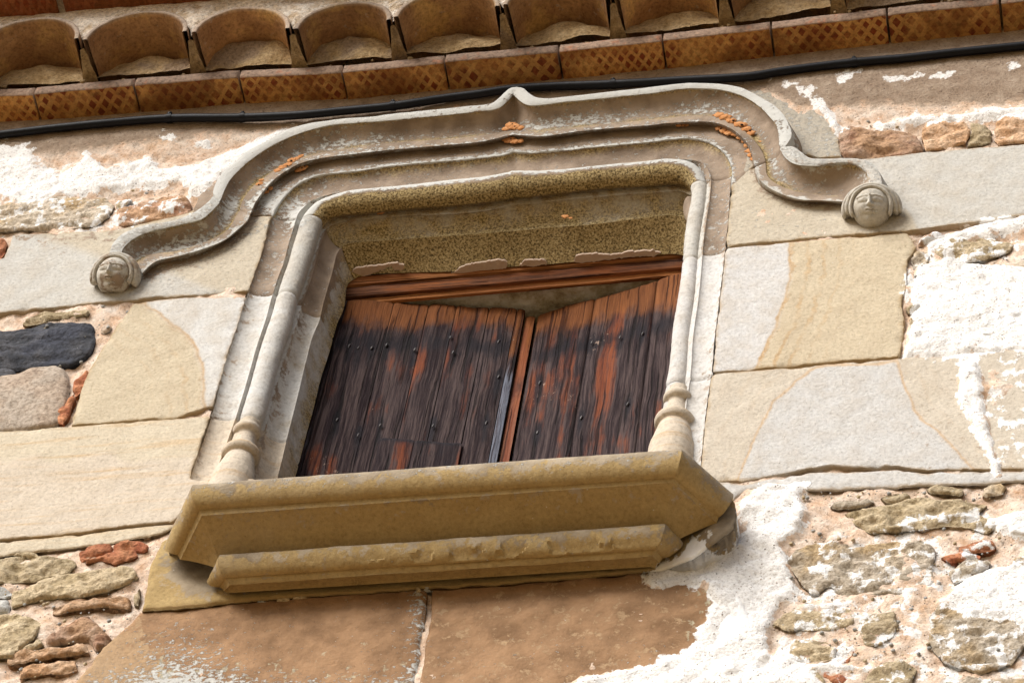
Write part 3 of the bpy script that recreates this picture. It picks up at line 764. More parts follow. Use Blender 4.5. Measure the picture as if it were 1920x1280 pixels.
def mid_rails(a, b, n, bulge, shape=1.0):
    """rails between two 4-point rails, bulging along the mitre so the corners stay closed"""
    nr_ = []
    for i in range(3):
        m_ = np.cross(a[i + 1] - a[i], (b[i] + b[i + 1]) / 2 - (a[i] + a[i + 1]) / 2); m_ /= np.linalg.norm(m_)
        nr_.append(m_ if m_ @ (CAM - a[i]) > 0 else -m_)
    off = [nr_[0]]
    for i in (0, 1):
        A_ = np.array([nr_[i], nr_[i + 1]]); off.append(np.linalg.pinv(A_) @ np.ones(2))
    off.append(nr_[2])
    w = np.linalg.norm(b[1] - a[1]); res_ = []
    for j in range(1, n):
        t = 0.5 - 0.5 * math.cos(math.pi * j / n)
        res_.append([a[q] + (b[q] - a[q]) * t + off[q] * w * bulge * math.sin(math.pi * j / n) for q in range(4)])
    return res_
parts = []
rails4 = [S0] + S
m1 = mid_rails(S[0], S[1], 14, 0.27); m2 = mid_rails(S[2], S[3], 10, -0.05)
rails4 = [S0, S[0]] + m1 + [S[1], S[2]] + m2 + [S[3]]
nr4 = len(rails4); bul = [0] * (nr4 - 1); sub = [3] + [1] * (nr4 - 2)
def spread(v0, v1, v2, v3, v4):
    return [v0, v1] + [v1 + (v2 - v1) * j / 14 for j in range(1, 14)] + [v2, v3] + [v3 + (v4 - v3) * j / 10 for j in range(1, 10)] + [v4]
att = {'flake': spread(0.5, 0.36, 0.0, 0.12, -0.1), 'gold': spread(0, 0.0, 0.2, 0.15, 0.22), 'pat': spread(0.9, 0.85, 0.05, 0.45, 0.0)}
for a, b, n in ((0, 1, 40), (1, 2, 220), (2, 3, 40)):
    rr = [resamp(np.array([r[a], r[b]]), n) for r in rails4]
    V, Fc, A = loft(rr, bul, sub, att, 0.0012, 41, (False, False))
    A['white'] = white_at(PX(V)); A['tone'] = np.full(len(V), 0.3); parts.append((V, Fc, A))
V, Fc, A = join(parts)
mesh('sill_slab', V, Fc, M['sill'], sill, A, sharp=25)
T1 = [P(394,1086,-0.03), P(415,1040,-0.125), P(1246,982,-0.125), P(1279,1014,-0.05)]
T2 = [P(412,1100,-0.025), P(424,1083,-0.09), P(1229,1030,-0.09), P(1244,1046,-0.03)]
T3 = [P(418,1104,-0.022), P(428,1088,-0.086), P(1226,1035,-0.086), P(1240,1051,-0.03)]
T4 = [P(420,1108,-0.02), P(430,1096,-0.078), P(1223,1043,-0.078), P(1237,1056,-0.025)]
T5 = [P(424,1112,-0.01), P(432,1111,-0.03), P(1220,1062,-0.03), P(1232,1066,-0.01)]
T0 = [T1[0] + [0, .05, 0], np.array([T1[1][0] + .02, 0.02, T1[1][2]]), np.array([T1[2][0] - .02, 0.02, T1[2][2]]), T1[3] + [0, .06, 0]]
parts = []
t1 = mid_rails(T1, T2, 14, 0.26)
TR = [T0, T1] + t1 + [T2, T3, T4, T5]
for a, b, n in ((0, 1, 18), (1, 2, 220), (2, 3, 18)):
    rr = [resamp(np.array([r[a], r[b]]), n) for r in TR]
    V, Fc, A = loft(rr, [0] * 17 + [-0.2], [3] + [1] * 15 + [3, 6], {'flake': [0.1] * 2 + [0.12] * 13 + [0.0, 0.05, 0.0, -0.2], 'gold': [0, 0.0] + [0.05 + 0.012 * j for j in range(13)] + [0.2, 0.1, 0.25, 0.3], 'pat': [0.6, 0.62] + [0.6 - 0.035 * j for j in range(13)] + [0.1, 0.3, 0.1, 0.2]}, 0.0022, 43, (False, False))
    # broken arris along the lower roll
    px = PX(V)
    brk = np.exp(-((px[:, 0] - 960) / 260) ** 2) * np.exp(-((px[:, 1] - np.interp(px[:, 0], [400, 1250], [1066, 1012])) / 13) ** 2)
    V[:, 1] += 0.012 * brk * (fbm(V, 22, 3, 77) > -0.1)
    A['white'] = white_at(px); A['tone'] = np.full(len(V), 0.3); parts.append((V, Fc, A))
V, Fc, A = join(parts)
mesh('lower_roll', V, Fc, M['sill'], sill, A, sharp=25)
apr = [(348,975),(322,1002),(300,1014),(280,1060),(264,1143),(345,1138),(440,1126),(620,1113),(800,1100),(1000,1088),(1215,1070),(1300,1044),(1345,1012),(1376,985),(1380,955),(1372,925),(1300,900),(400,960)]
def apy(u, v):
    t = np.clip((np.asarray(u, float) - 1235) / 110, 0, 1)
    return -0.012 - 0.06 * t
slab('apron_stone', apr, apy, M['sill'], sill, r=0.008, depth=0.1, res=0.012, wob=0.006, relief=0.003, seed=44, smooth_px=False,
     attrs={'pat': lambda px: 0.15 + 0.75 * np.maximum(np.exp(-(((px[:, 0] - 380) / 75) ** 2 + ((px[:, 1] - 1075) / 45) ** 2)), np.exp(-(((px[:, 0] - 1345) / 60) ** 2 + ((px[:, 1] - 985) / 50) ** 2))), 'tone': const(0.4), 'gold': const(0.1)})

# ---------------------------------------------------------------- colonnette bases on the jambs
def lathe(prof, axis_top, axis_dir, n=40, seed=0, squash=1.0):
    V = []
    for r, z in prof:
        r = r * 0.82
        a = np.linspace(0, 2 * math.pi, n, endpoint=False)
        V.append(np.stack([axis_top[0] + axis_dir[0] * z + r * np.cos(a), axis_top[1] + r * np.sin(a) * squash, np.full(n, axis_top[2] + z)], 1))
    V = np.vstack(V)
    V = V + 0.003 * np.stack([fbm(V, 18, 3, seed), fbm(V, 18, 3, seed + 1), 0.4 * fbm(V, 18, 3, seed + 2)], 1)
    return V, grid_faces(len(prof), n, True)
def smooth_prof(pr, n=5):
    return [tuple(p) for p in crom(pr, n)]
prof = smooth_prof([(.034, .02), (.036, .0), (.040, -.012), (.049, -.018), (.054, -.03), (.050, -.042), (.037, -.05), (.035, -.06), (.038, -.08), (.044, -.108), (.052, -.124), (.068, -.134), (.074, -.148), (.069, -.162), (.056, -.17), (.058, -.18), (.064, -.205), (.072, -.24), (.08, -.27), (.084, -.33), (.086, -.5)])
for c, seed, lab in (((467, 800), 51, 'turned base of the left colonnette with two worn rings'), ((1272, 738), 52, 'turned base of the right colonnette with broken rings')):
    top_ = P(c[0], c[1], 0.03)
    V, Fc = lathe(prof, top_, (0.0, 0), seed=seed, squash=0.95)
    mesh('colonnette_base', V, Fc, M['jamb_b'], surround, {'white': -6.0, 'pat': 0.05, 'flake': 0.05, 'tone': 0.6, 'gold': 0.0}, label=lab)

# ---------------------------------------------------------------- carved heads
M['carved'] = mat_stone('carved_head_stone', (0.5, 0.44, 0.33), (0.52, 0.49, 0.43), bumpk=0.6)
def arc_tube(c, ax, ay, az, R1, R2, a0, a1, rad, n=44, m=12, lift=0.0, flat=1.0, seed=0):
    """ring piece: centre c, in-plane axes ax, ay (unit), normal az, radii R1/R2, from a0 to a1"""
    V = []
    for i, a in enumerate(np.linspace(a0, a1, n)):
        rad_i = rad * (0.7 + 0.3 * math.sin(math.pi * i / (n - 1)) ** 0.4)
        dirr = ax * math.cos(a) + ay * math.sin(a)
        ctr = c + ax * R1 * math.cos(a) + ay * R2 * math.sin(a) + az * lift
        for b in np.linspace(0, 2 * math.pi, m, endpoint=False):
            V.append(ctr + dirr * rad_i * math.cos(b) + az * rad_i * flat * math.sin(b))
    V = np.array(V); V = V + 0.0012 * fbm(V, 60, 2, seed)[:, None]
    Fc = grid_faces(n, m, True).tolist()
    return V, Fc + [list(range(m))[::-1], list(range((n - 1) * m, n * m))]

HK = 1.5
def carved_head(cpx, y, r, roll, tilt, parent, kind, seed):
    c = P(cpx[0], cpx[1], y)
    nu, nv = 90, 110
    th = np.linspace(-math.pi / 2, math.pi / 2, nv); ph = np.linspace(-math.pi / 2 * 1.15, math.pi / 2 * 1.15, nu)
    TH, PH = np.meshgrid(th, ph, indexing='ij')
    a = np.sin(PH) * np.cos(TH); b = np.sin(TH); d = np.cos(PH) * np.cos(TH)
    ga = lambda x, s: np.exp(-(x / s) ** 2)
    h = np.zeros_like(a)
    # brows, nose, eyes, cheeks, mouth, chin
    nl = np.clip((0.26 - b) / 0.42, 0, 1)
    h += 0.20 * ga(a, 0.055 + 0.05 * nl) * (b < 0.30) * (b > -0.16) * (0.45 + 0.75 * nl) * np.clip((b + 0.18) / 0.05, 0, 1)
    bro = 0.34 - 0.28 * (np.abs(a) - 0.3) ** 2 * 2
    h += 0.055 * ga(b - bro, 0.05) * (np.abs(a) < 0.68)
    for sx in (-1, 1):
        e = np.sqrt(((a - sx * 0.34) / 0.25) ** 2 + ((b - 0.15 + 0.04 * sx * (a - sx * .34)) / 0.105) ** 2)
        h -= 0.05 * ga(np.sqrt(((a - sx * 0.34) / 1.3) ** 2 + (b - 0.15) ** 2), 0.17)
        h += 0.075 * np.clip(1 - e ** 2, 0, 1) ** 0.5
        h += 0.035 * ga(e - 1.1, 0.16)
        h -= 0.035 * ga(np.hypot(a - sx * 0.33 - .05, b - 0.14), 0.035)
        h += 0.03 * ga(np.hypot(a - sx * 0.48, b + 0.22), 0.2)
    h += 0.075 * ga(a, 0.24) * ga(b + 0.38, 0.115)
    h -= 0.085 * ga(b + 0.375, 0.022) * (np.abs(a) < 0.2)
    h -= 0.03 * ga(a, 0.3) * ga(b + 0.54, 0.05)
    h += 0.06 * ga(a, 0.28) * ga(b + 0.72, 0.14)
    h *= np.where(b < 0.45, HK, 1.0)
    rr = 1 + h
    x = a * rr * r * (1.0 - 0.10 * np.clip(-b, 0, 1)); zz = b * rr * r * 1.12; dd = d * rr * r * 0.95
    if kind == 'cut':      # neck cut off flat
        lim = -r * 0.86
        zz = np.where(zz < lim, lim + (zz - lim) * 0.12, zz)
    cr, sr = math.cos(roll), math.sin(roll); ct, st = math.cos(tilt), math.sin(tilt)
    # local axes: ax right, ay up, az out of the face
    az = np.array([0, -ct, -st]); ay = np.array([0, -st, ct]); ax = np.array([1.0, 0, 0])
    ax, ay = ax * cr + ay * sr, ay * cr - ax * sr
    V = c + x[..., None] * ax + zz[..., None] * ay + dd[..., None] * az
    V = V.reshape(-1, 3); V = V + (0.0015 * fbm(V, 48, 3, seed) + 0.0014 * fbm(V, 16, 2, seed + 5))[:, None] * az
    P0 = [(V, grid_faces(nv, nu), {})]
    # head band and veil
    P0.append((*arc_tube(c, ax, ay, az, r * 1.03, r * 1.08, R_(-28), R_(208), r * 0.13, lift=r * 0.30, flat=2.0, seed=seed), {}))
    P0.append((*arc_tube(c, ax, ay, az, r * 1.22, r * 1.24, R_(-25 if kind == 'cut' else -12), R_(192), r * 0.21, lift=-r * 0.10, flat=2.4, seed=seed + 1), {}))
    if kind != 'cut':
        P0.append((*arc_tube(c, ax, ay, az, r * 1.42, r * 1.3, R_(-8), R_(196), r * 0.17, lift=-r * 0.15, flat=2.2, seed=seed + 2), {}))
    V, Fc, A = join(P0)
    q = (V - c) @ ay / r
    A = {'white': -6.0, 'pat': (0.42 if kind == 'cut' else 0.2) + 0.12 * np.clip(-q, 0, 1), 'flake': 0.25 + 0 * q, 'tone': 0.5, 'gold': 0.45 * np.clip(-q - 0.65, 0, 1) * 2}
    return mesh('carved_head', V, Fc, M['carved'], parent, A)
carved_head((215, 520), -0.030, 0.0605, R_(-4), R_(30), left_spr, 'cut', 61)['label'] = 'worn carved face with a cut-off chin and a band round the brow'
carved_head((1634, 392), -0.030, 0.0605, R_(-3), R_(34), right_spr, 'cap', 62)['label'] = 'worn carved face under a double veil'


# ---------------------------------------------------------------- blocks under the sill
slab('stone', [(262,1146),(300,1139),(440,1127),(620,1113),(797,1100),(800,1106),(797,1150),(791,1190),(784,1240),(774,1300),(120,1300),(150,1262),(190,1212),(240,1168)], 0.0, M['brown'], wall, r=0.012, seed=71, wob=0.005, relief=0.003, smooth_px=False,
     attrs={'pat': lambda px: 0.78 - 0.5 * np.clip((330 - px[:, 0] + (1200 - px[:, 1]) * -0.5) / 120, 0, 1) - 0.12 * np.clip((px[:, 1] - 1180) / 80, 0, 1),
            'flake': lambda px: 0.12 + 0.33 * np.exp(-((px[:, 0] - 340) / 110) ** 2) * np.clip((px[:, 1] - 1130) / 100, 0, 1) + 0.42 * np.exp(-np.abs(px[:, 0] - 785) / 22) + 0.25 * np.clip((px[:, 1] - 1240) / 40, 0, 1),
            'tone': ft(lambda px: px[:, 0] - 300)}, label='brown block with flaking pale crust below the left half of the sill')
slab('stone', [(807,1100),(1000,1088),(1215,1069),(1300,1078),(1380,1100),(1420,1180),(1430,1300),(781,1300),(790,1240),(798,1190),(806,1150)], 0.0, M['brown'], wall, r=0.012, seed=72, wob=0.005, relief=0.004, smooth_px=False,
     attrs={'pat': const(0.62), 'flake': lambda px: 0.06 + 0.1 * (px[:, 1] > 1200), 'tone': ft(lambda px: px[:, 0] - 1280)}, label='smooth tan block splashed with white wash below the right half of the sill')

# ---------------------------------------------------------------- rubble
RUB = [
 ('basalt', 'dark blue grey basalt boulder', [(-45,632),(20,620),(60,611),(90,604),(130,603),(172,607),(177,625),(176,643),(166,665),(150,678),(130,686),(95,688),(60,694),(30,692),(-45,690)], 0.03),
 ('basalt', None, [(-30,692),(0,689),(24,692),(31,700),(25,707),(0,709),(-30,710)], 0.015),
 ('pinkstone', 'large smooth pinkish boulder', [(-45,716),(0,705),(30,700),(60,689),(100,683),(122,692),(128,705),(131,725),(124,755),(114,785),(103,797),(60,803),(0,807),(-45,810)], 0.035),
 ('brick', None, [(139,716),(163,694),(167,700),(153,732),(140,742),(137,728)], 0.012),
 ('brick', None, [(108,772),(138,737),(141,746),(128,776),(117,792),(107,790)], 0.018),
 ('rubble', None, [(42,606),(60,592),(85,583),(125,585),(165,582),(166,590),(130,591),(95,598),(70,606),(50,611)], 0.012),
 ('pinkstone', None, [(190,612),(203,603),(208,610),(200,620),(189,620)], 0.006),
 ('rubble_grey', None, [(-40,388),(20,383),(75,372),(140,368),(200,372),(212,385),(203,408),(180,422),(120,428),(40,432),(-40,436)], 0.03),
 ('rubble_pink', None, [(222,388),(260,380),(310,371),(350,371),(358,385),(356,398),(342,405),(290,412),(230,420),(218,410)], 0.03),
 ('rubble', None, [(218,380),(232,374),(246,374),(240,382),(222,392)], 0.012),
 ('brick', None, [(-10,452),(8,448),(14,453),(8,470),(-2,484),(-12,482)], 0.015),
 ('brick', 'dark red broken brick in the nest of shards by the sill corner', [(147,1036),(165,1026),(205,1020),(212,1027),(208,1036),(180,1042),(152,1052),(146,1046)], 0.02),
 ('brick', None, [(211,1024),(235,1015),(262,1014),(276,1022),(274,1030),(240,1032),(214,1036)], 0.018),
 ('brick', None, [(158,1053),(185,1043),(215,1035),(255,1028),(261,1040),(245,1050),(215,1057),(190,1050),(162,1056)], 0.022),
 ('rubble', None, [(-30,1052),(10,1044),(60,1040),(110,1042),(138,1048),(142,1058),(128,1074),(100,1080),(70,1089),(20,1090),(-30,1094)], 0.03),
 ('rubble', 'yellowish stone crossed by deep cracks', [(22,1112),(60,1096),(95,1085),(130,1078),(180,1066),(245,1062),(256,1078),(240,1092),(200,1107),(150,1118),(80,1122),(55,1130),(22,1139)], 0.035),
 ('greychip', None, [(-20,1097),(8,1100),(24,1112),(20,1120),(-20,1122)], 0.02),
 ('greychip', None, [(-10,1124),(16,1122),(21,1134),(18,1148),(-10,1148)], 0.02),
 ('brick_pale', None, [(97,1138),(130,1128),(170,1122),(233,1117),(246,1124),(242,1140),(200,1138),(150,1143),(100,1149)], 0.022),
 ('rubble', None, [(-30,1152),(30,1152),(60,1158),(80,1166),(68,1190),(44,1210),(22,1230),(-30,1236)], 0.03),
 ('rubble_pink', None, [(84,1200),(100,1186),(130,1168),(165,1154),(180,1164),(195,1180),(207,1192),(198,1206),(180,1216),(165,1200),(120,1204),(92,1210)], 0.035),
 ('rubble', None, [(32,1218),(55,1208),(62,1200),(78,1198),(82,1208),(70,1214),(42,1220)], 0.012),
 ('brick_pale', None, [(12,1236),(30,1224),(80,1216),(140,1208),(162,1210),(166,1220),(120,1230),(60,1236),(16,1244)], 0.025),
 ('brick_pale', None, [(33,1252),(60,1244),(110,1240),(140,1237),(143,1250),(128,1258),(80,1262),(36,1272)], 0.025),
 ('rubble', None, [(253,1112),(262,1098),(261,1118),(256,1134),(250,1130)], 0.012),
 ('rubble', None, [(15,1040),(40,1033),(65,1036),(70,1042),(40,1043)], 0.01),
 ('rubble_pink', 'rounded reddish boulder beside the upper right end of the lintel', [(1572,252),(1590,238),(1640,246),(1690,240),(1716,252),(1728,268),(1727,283),(1690,290),(1640,294),(1580,292),(1572,275)], 0.045),
 ('brick_pale', None, [(1728,242),(1740,228),(1790,227),(1815,232),(1818,250),(1812,270),(1770,278),(1735,283),(1726,262)], 0.03),
 ('rubble', None, [(1818,232),(1845,232),(1860,246),(1858,266),(1840,272),(1812,274),(1820,252)], 0.03),
 ('brick_pale', None, [(1864,262),(1868,232),(1885,216),(1920,210),(1990,205),(1990,264),(1920,266),(1872,270)], 0.03),
 ('rubble_pink', None, [(1726,446),(1760,436),(1805,436),(1790,444),(1740,458),(1722,460)], 0.015),
 ('rubble', 'ochre lichened stone in the white washed rubble', [(1752,462),(1775,450),(1805,444),(1860,446),(1900,456),(1895,470),(1860,482),(1810,492),(1770,484),(1756,474)], 0.03),
 ('rubble_grey', None, [(1712,474),(1730,470),(1742,478),(1738,494),(1716,502),(1710,490)], 0.02),
 ('rubble', None, [(1716,516),(1740,504),(1766,498),(1765,510),(1748,522),(1722,526)], 0.02),
 ('rubble_grey', None, [(1770,512),(1830,500),(1900,490),(1990,488),(1990,530),(1920,545),(1860,545),(1820,528),(1780,528)], 0.035),
 ('rubble', None, [(1700,576),(1718,564),(1735,562),(1728,576),(1712,588),(1702,586)], 0.018),
 ('rubble', None, [(1706,602),(1730,592),(1762,596),(1765,606),(1740,612),(1722,618),(1708,616)], 0.018),
 ('rubble_pink', None, [(1720,628),(1745,618),(1790,622),(1800,640),(1770,656),(1725,652)], 0.025),
 ('rubble_grey', None, [(1810,600),(1860,588),(1930,585),(1990,590),(1990,625),(1900,632),(1830,628)], 0.03),
 ('rubble_grey', None, [(1790,562),(1840,556),(1900,560),(1890,578),(1830,584),(1792,578)], 0.025),
 ('rubble', 'long olive stone under the cracked grey block', [(1586,962),(1640,952),(1700,938),(1740,932),(1790,932),(1850,945),(1835,962),(1870,984),(1848,996),(1815,984),(1770,984),(1720,992),(1660,996),(1636,998),(1604,980)], 0.03),
 ('rubble_grey', None, [(1558,948),(1580,940),(1640,937),(1625,946),(1605,952),(1570,953)], 0.012),
 ('rubble', None, [(1738,914),(1755,909),(1790,910),(1806,916),(1804,928),(1770,927),(1744,923)], 0.014),
 ('rubble', None, [(1656,932),(1676,924),(1700,922),(1706,930),(1684,941),(1662,940)], 0.014),
 ('rubble_grey', None, [(1842,912),(1870,904),(1886,912),(1878,924),(1850,932),(1838,926)], 0.016),
 ('rubble_grey', 'large flat grey brown stone ringed by pink mortar', [(1474,1052),(1490,1030),(1512,1018),(1570,1016),(1600,1023),(1640,1020),(1682,1014),(1735,1015),(1750,1028),(1752,1050),(1747,1070),(1751,1092),(1720,1105),(1690,1112),(1640,1110),(1600,1113),(1575,1112),(1555,1098),(1535,1112),(1518,1110),(1500,1088),(1488,1075)], 0.035),
 ('brick', 'orange broken brick set in the right hand mortar', [(1796,1022),(1830,1014),(1862,1011),(1870,1022),(1862,1030),(1830,1034),(1799,1040)], 0.022),
 ('brick', None, [(1766,1043),(1800,1038),(1838,1042),(1810,1048),(1786,1054)], 0.02),
 ('rubble_grey', None, [(1780,1070),(1805,1055),(1855,1046),(1850,1062),(1820,1078),(1790,1090)], 0.025),
 ('rubble', None, [(1450,1168),(1470,1150),(1520,1132),(1580,1132),(1602,1150),(1598,1168),(1570,1176),(1480,1180)], 0.03),
 ('rubble', None, [(1458,1238),(1470,1210),(1490,1197),(1550,1199),(1566,1214),(1562,1230),(1520,1240),(1480,1242)], 0.03),
 ('brick', None, [(1566,1222),(1578,1206),(1596,1203),(1600,1218),(1590,1238),(1574,1244)], 0.03),
 ('rubble', None, [(1612,1156),(1640,1148),(1678,1150),(1684,1172),(1668,1195),(1640,1212),(1618,1204)], 0.03),
 ('rubble_grey', 'broad whitewashed boulder in the lower right corner', [(1745,1150),(1780,1118),(1840,1100),(1895,1098),(1925,1120),(1945,1180),(1900,1240),(1840,1262),(1770,1240),(1740,1200)], 0.04),
 ('rubble', None, [(1462,1272),(1480,1256),(1530,1250),(1545,1270),(1540,1300),(1460,1300)], 0.03),
 ('rubble', None, [(1618,1272),(1650,1242),(1690,1234),(1722,1250),(1716,1275),(1700,1300),(1624,1300)], 0.035),
 ('brick', None, [(1534,1250),(1552,1252),(1590,1268),(1600,1280),(1570,1280),(1545,1268)], 0.022),
 ('rubble_grey', None, [(1760,1278),(1820,1268),(1900,1270),(1990,1262),(1990,1300),(1760,1300)], 0.03),
 ('rubble_grey', None, [(1900,1040),(1990,1030),(1990,1090),(1930,1092),(1890,1075)], 0.03),
 ('rubble', None, [(1888,985),(1940,962),(1990,958),(1990,1000),(1930,1008),(1892,1002)], 0.03),
]
for i, (m_, lab, poly, dome) in enumerate(RUB):
    nm = 'brick' if m_.startswith('brick') else 'stone'
    soft = m_ in ('pinkstone', 'basalt', 'rubble_pink')
    slab(nm, poly, 0.006 if soft else 0.003, M[m_], wall, r=0.010 if soft else 0.005, depth=0.05, res=0.008, wob=0.005 if soft else 0.009, relief=0.004, dome=dome * (0.45 if soft else 0.12), smooth_px=soft,
         rough=0.004 if m_ == 'pinkstone' else 0.012 if m_ == 'basalt' else 0.022, seed=100 + i, label=lab, gap=0.0)
# small gravel and chips pressed into the joints under the sill
chips = []
lines = [((300,1140),(800,1106),12), ((800,1106),(1215,1073),9)]
for (a, b, n) in lines:
    for k in range(n):
        t = (k + random.random()) / n
        u = a[0] + (b[0] - a[0]) * t; v = a[1] + (b[1] - a[1]) * t + random.uniform(-2, 3)
        w = random.uniform(5, 22); hgt = random.uniform(2, 5)
        poly = [(u + w * math.cos(q) * random.uniform(.75, 1), v + hgt * math.sin(q) * random.uniform(.75, 1) - .08 * w * math.cos(q)) for q in np.linspace(0, 2 * math.pi, 8)[:-1]]
        chips.append((k, poly))
cp = {'greychip': [], 'rubble': []}
for k, (q, poly) in enumerate(chips):
    m_ = 'greychip' if q % 4 == 0 else 'rubble'
    cp[m_].append(slab('c', poly, 0.004, None, None, r=0.004, depth=0.02, res=0.02, wob=0.001, dome=0.012, seed=300 + k, make=False, gap=0.0))
for m_, L in cp.items():
    V, Fc, A = join(L)
    mesh('joint_chips', V, Fc, M[m_], wall, A, kind='stuff')

# pebbles loose in the mortar
def blob(c, r, seed, sq=0.7):
    n, m = 9, 7
    a = np.linspace(0, 2 * math.pi, n, endpoint=False); b = np.linspace(-math.pi / 2, math.pi / 2, m)
    V = np.array([[math.cos(x) * math.cos(y), sq * math.sin(x) * math.cos(y), math.sin(y)] for y in b for x in a])
    V = V * r * (1 + 0.35 * fbm(V + seed, 1.6, 2, seed)[:, None]) + c
    return V, grid_faces(m, n, True), {}
peb = []; peb2 = []
zones = [((0,330),(380,380),60), ((60,690),(250,560),40), ((0,1090),(250,1270),110), ((1440,990),(1900,1130),160), ((1500,920),(1900,940),60), ((1580,160),(1900,240),60), ((1700,450),(1900,660),90), ((1440,1130),(1900,1270),130)]
for (a, b, n) in zones:
    for k in range(n):
        u = random.uniform(a[0], b[0]); v = random.uniform(min(a[1], b[1]), max(a[1], b[1]))
        c = P(u, v, 0.006); (peb if random.random() < .5 else peb2).append(blob(c, random.choice([.002, .002, .003, .003, .006]), k + int(u)))
for L, m_ in ((peb, 'greychip'), (peb2, 'rubble')):
    V, Fc, A = join(L); A = {'white': white_at(PX(V)) * 0.5 - 2}
    mesh('pebbles', V, Fc, M[m_], wall, A, kind='stuff')

# ---------------------------------------------------------------- wood
def mat_wood(name, base=(0.014, 0.006, 0.008), warm=(0.25, 0.065, 0.02), grey=(0.085, 0.058, 0.055), sheltered=(0.30, 0.105, 0.026), horiz=False, warmth=0.55):
    k = NT(name)
    rot = (0, R_(90), 0) if horiz else (0, 0, 0)
    off = k.n('CombineXYZ'); k.l(k.math('MULTIPLY', k.obj_rand(), 7.3), off.inputs[0]); k.l(k.math('MULTIPLY', k.obj_rand(), 3.1), off.inputs[2])
    va = k.n('VectorMath'); va.operation = 'ADD'; k.l(k.pos, va.inputs[0]); k.l(off.outputs[0], va.inputs[1])
    pos = va.outputs[0]
    if horiz: pos = k.map((1, 1, 1), rot, vec=pos)
    wob = k.noise(3.5, 3, vec=pos)
    wv = k.n('CombineXYZ'); k.l(k.math('MULTIPLY', k.math('SUBTRACT', wob, 0.5), 0.028), wv.inputs[0])
    vb = k.n('VectorMath'); vb.operation = 'ADD'; k.l(pos, vb.inputs[0]); k.l(wv.outputs[0], vb.inputs[1]); pos = vb.outputs[0]
    g1 = k.noise(30, 6, vec=k.map((1.0, 1.0, 0.05), vec=pos), rough=0.7)
    g2 = k.noise(150, 5, vec=k.map((1.0, 1.0, 0.03), vec=pos), rough=0.75)
    g3 = k.noise(15, 5, vec=k.map((1.0, 1.0, 0.10), vec=pos), rough=0.6)
    big = k.noise(4, 4)
    gm = k.math('ADD', k.math('MULTIPLY', g1, 0.45), k.math('MULTIPLY', g2, 0.55))
    col = k.mix(k.step(gm, 0.42, 0.60), base, grey)
    wf = k.step(k.math('ADD', k.math('MULTIPLY', g3, 0.8), k.math('MULTIPLY', big, 0.35)), 0.72 - 0.22 * warmth, 0.82 - 0.2 * warmth)
    wf = k.math('MULTIPLY', wf, k.math('MULTIPLY_ADD', k.step(g2, 0.35, 0.6), 0.7, 0.3))
    col = k.mix(wf, col, k.mix(k.step(g1, 0.3, 0.7), (warm[0] * 0.45, warm[1] * 0.4, warm[2] * 0.5), warm))
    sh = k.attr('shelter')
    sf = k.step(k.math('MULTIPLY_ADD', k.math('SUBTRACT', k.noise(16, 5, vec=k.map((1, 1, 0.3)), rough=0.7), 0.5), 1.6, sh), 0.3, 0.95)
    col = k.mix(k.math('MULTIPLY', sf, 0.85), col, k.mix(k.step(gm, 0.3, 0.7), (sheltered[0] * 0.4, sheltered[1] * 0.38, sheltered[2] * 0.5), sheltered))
    tar = k.step(k.math('ADD', k.math('MULTIPLY_ADD', k.math('SUBTRACT', k.noise(28, 6, rough=0.7, vec=k.map((1, 1, .4))), 0.5), 1.6, k.attr('tar')), k.math('MULTIPLY', k.math('SUBTRACT', k.noise(5, 3), 0.5), 0.8)), 0.2, 0.95)
    col = k.mix(k.math('MULTIPLY', tar, 0.88), col, (0.012, 0.010, 0.014))
    gr = k.step(k.math('MULTIPLY_ADD', k.math('SUBTRACT', g2, 0.5), 2.2, k.attr('bleach')), 0.35, 0.8)
    col = k.mix(k.math('MULTIPLY', gr, 0.85), col, (0.15, 0.165, 0.21))
    fl = k.step(k.math('MULTIPLY', k.noise(70, 5, rough=0.8, vec=k.map((1, 1, .5))), k.step(big, 0.35, 0.65)), 0.6, 0.66)
    col = k.mix(k.math('MULTIPLY', fl, 0.5), col, (0.5, 0.36, 0.28))
    crack = k.step(k.noise(85, 4, vec=k.map((1.0, 1.0, 0.022), vec=pos), rough=0.5), 0.36, 0.42)
    col = k.mix(1.0, col, k.mix(crack, (0.35, 0.3, 0.3), (1, 1, 1)), 'MULTIPLY')
    h = k.math('ADD', k.math('MULTIPLY', g2, 0.8), k.math('MULTIPLY', g1, 0.8)); h = k.math('ADD', h, k.math('MULTIPLY', crack, 0.8))
    return k.done(col, 0.8, k.bump(h, 0.006, 1.0), 0.12)
M['wood'] = mat_wood('weathered_shutter_wood')
M['wood_beam'] = mat_wood('old_frame_wood', base=(0.07, 0.028, 0.015), warm=(0.36, 0.12, 0.035), grey=(0.2, 0.09, 0.05), horiz=True, warmth=0.9)
M['wood_pale'] = mat_wood('orange_frame_wood', base=(0.22, 0.085, 0.03), warm=(0.5, 0.2, 0.07), grey=(0.4, 0.17, 0.06), horiz=True, warmth=0.9)
M['wood_rail'] = mat_wood('orange_meeting_rail_wood', base=(0.2, 0.06, 0.03), warm=(0.42, 0.13, 0.04), grey=(0.28, 0.13, 0.08), warmth=0.8)
k = NT('rusty_iron'); M['iron'] = k.done(k.mix(k.noise(60, 4), (0.012, 0.01, 0.012), (0.05, 0.035, 0.03)), 0.55, k.bump(k.noise(120, 4), 0.002), 0.5)

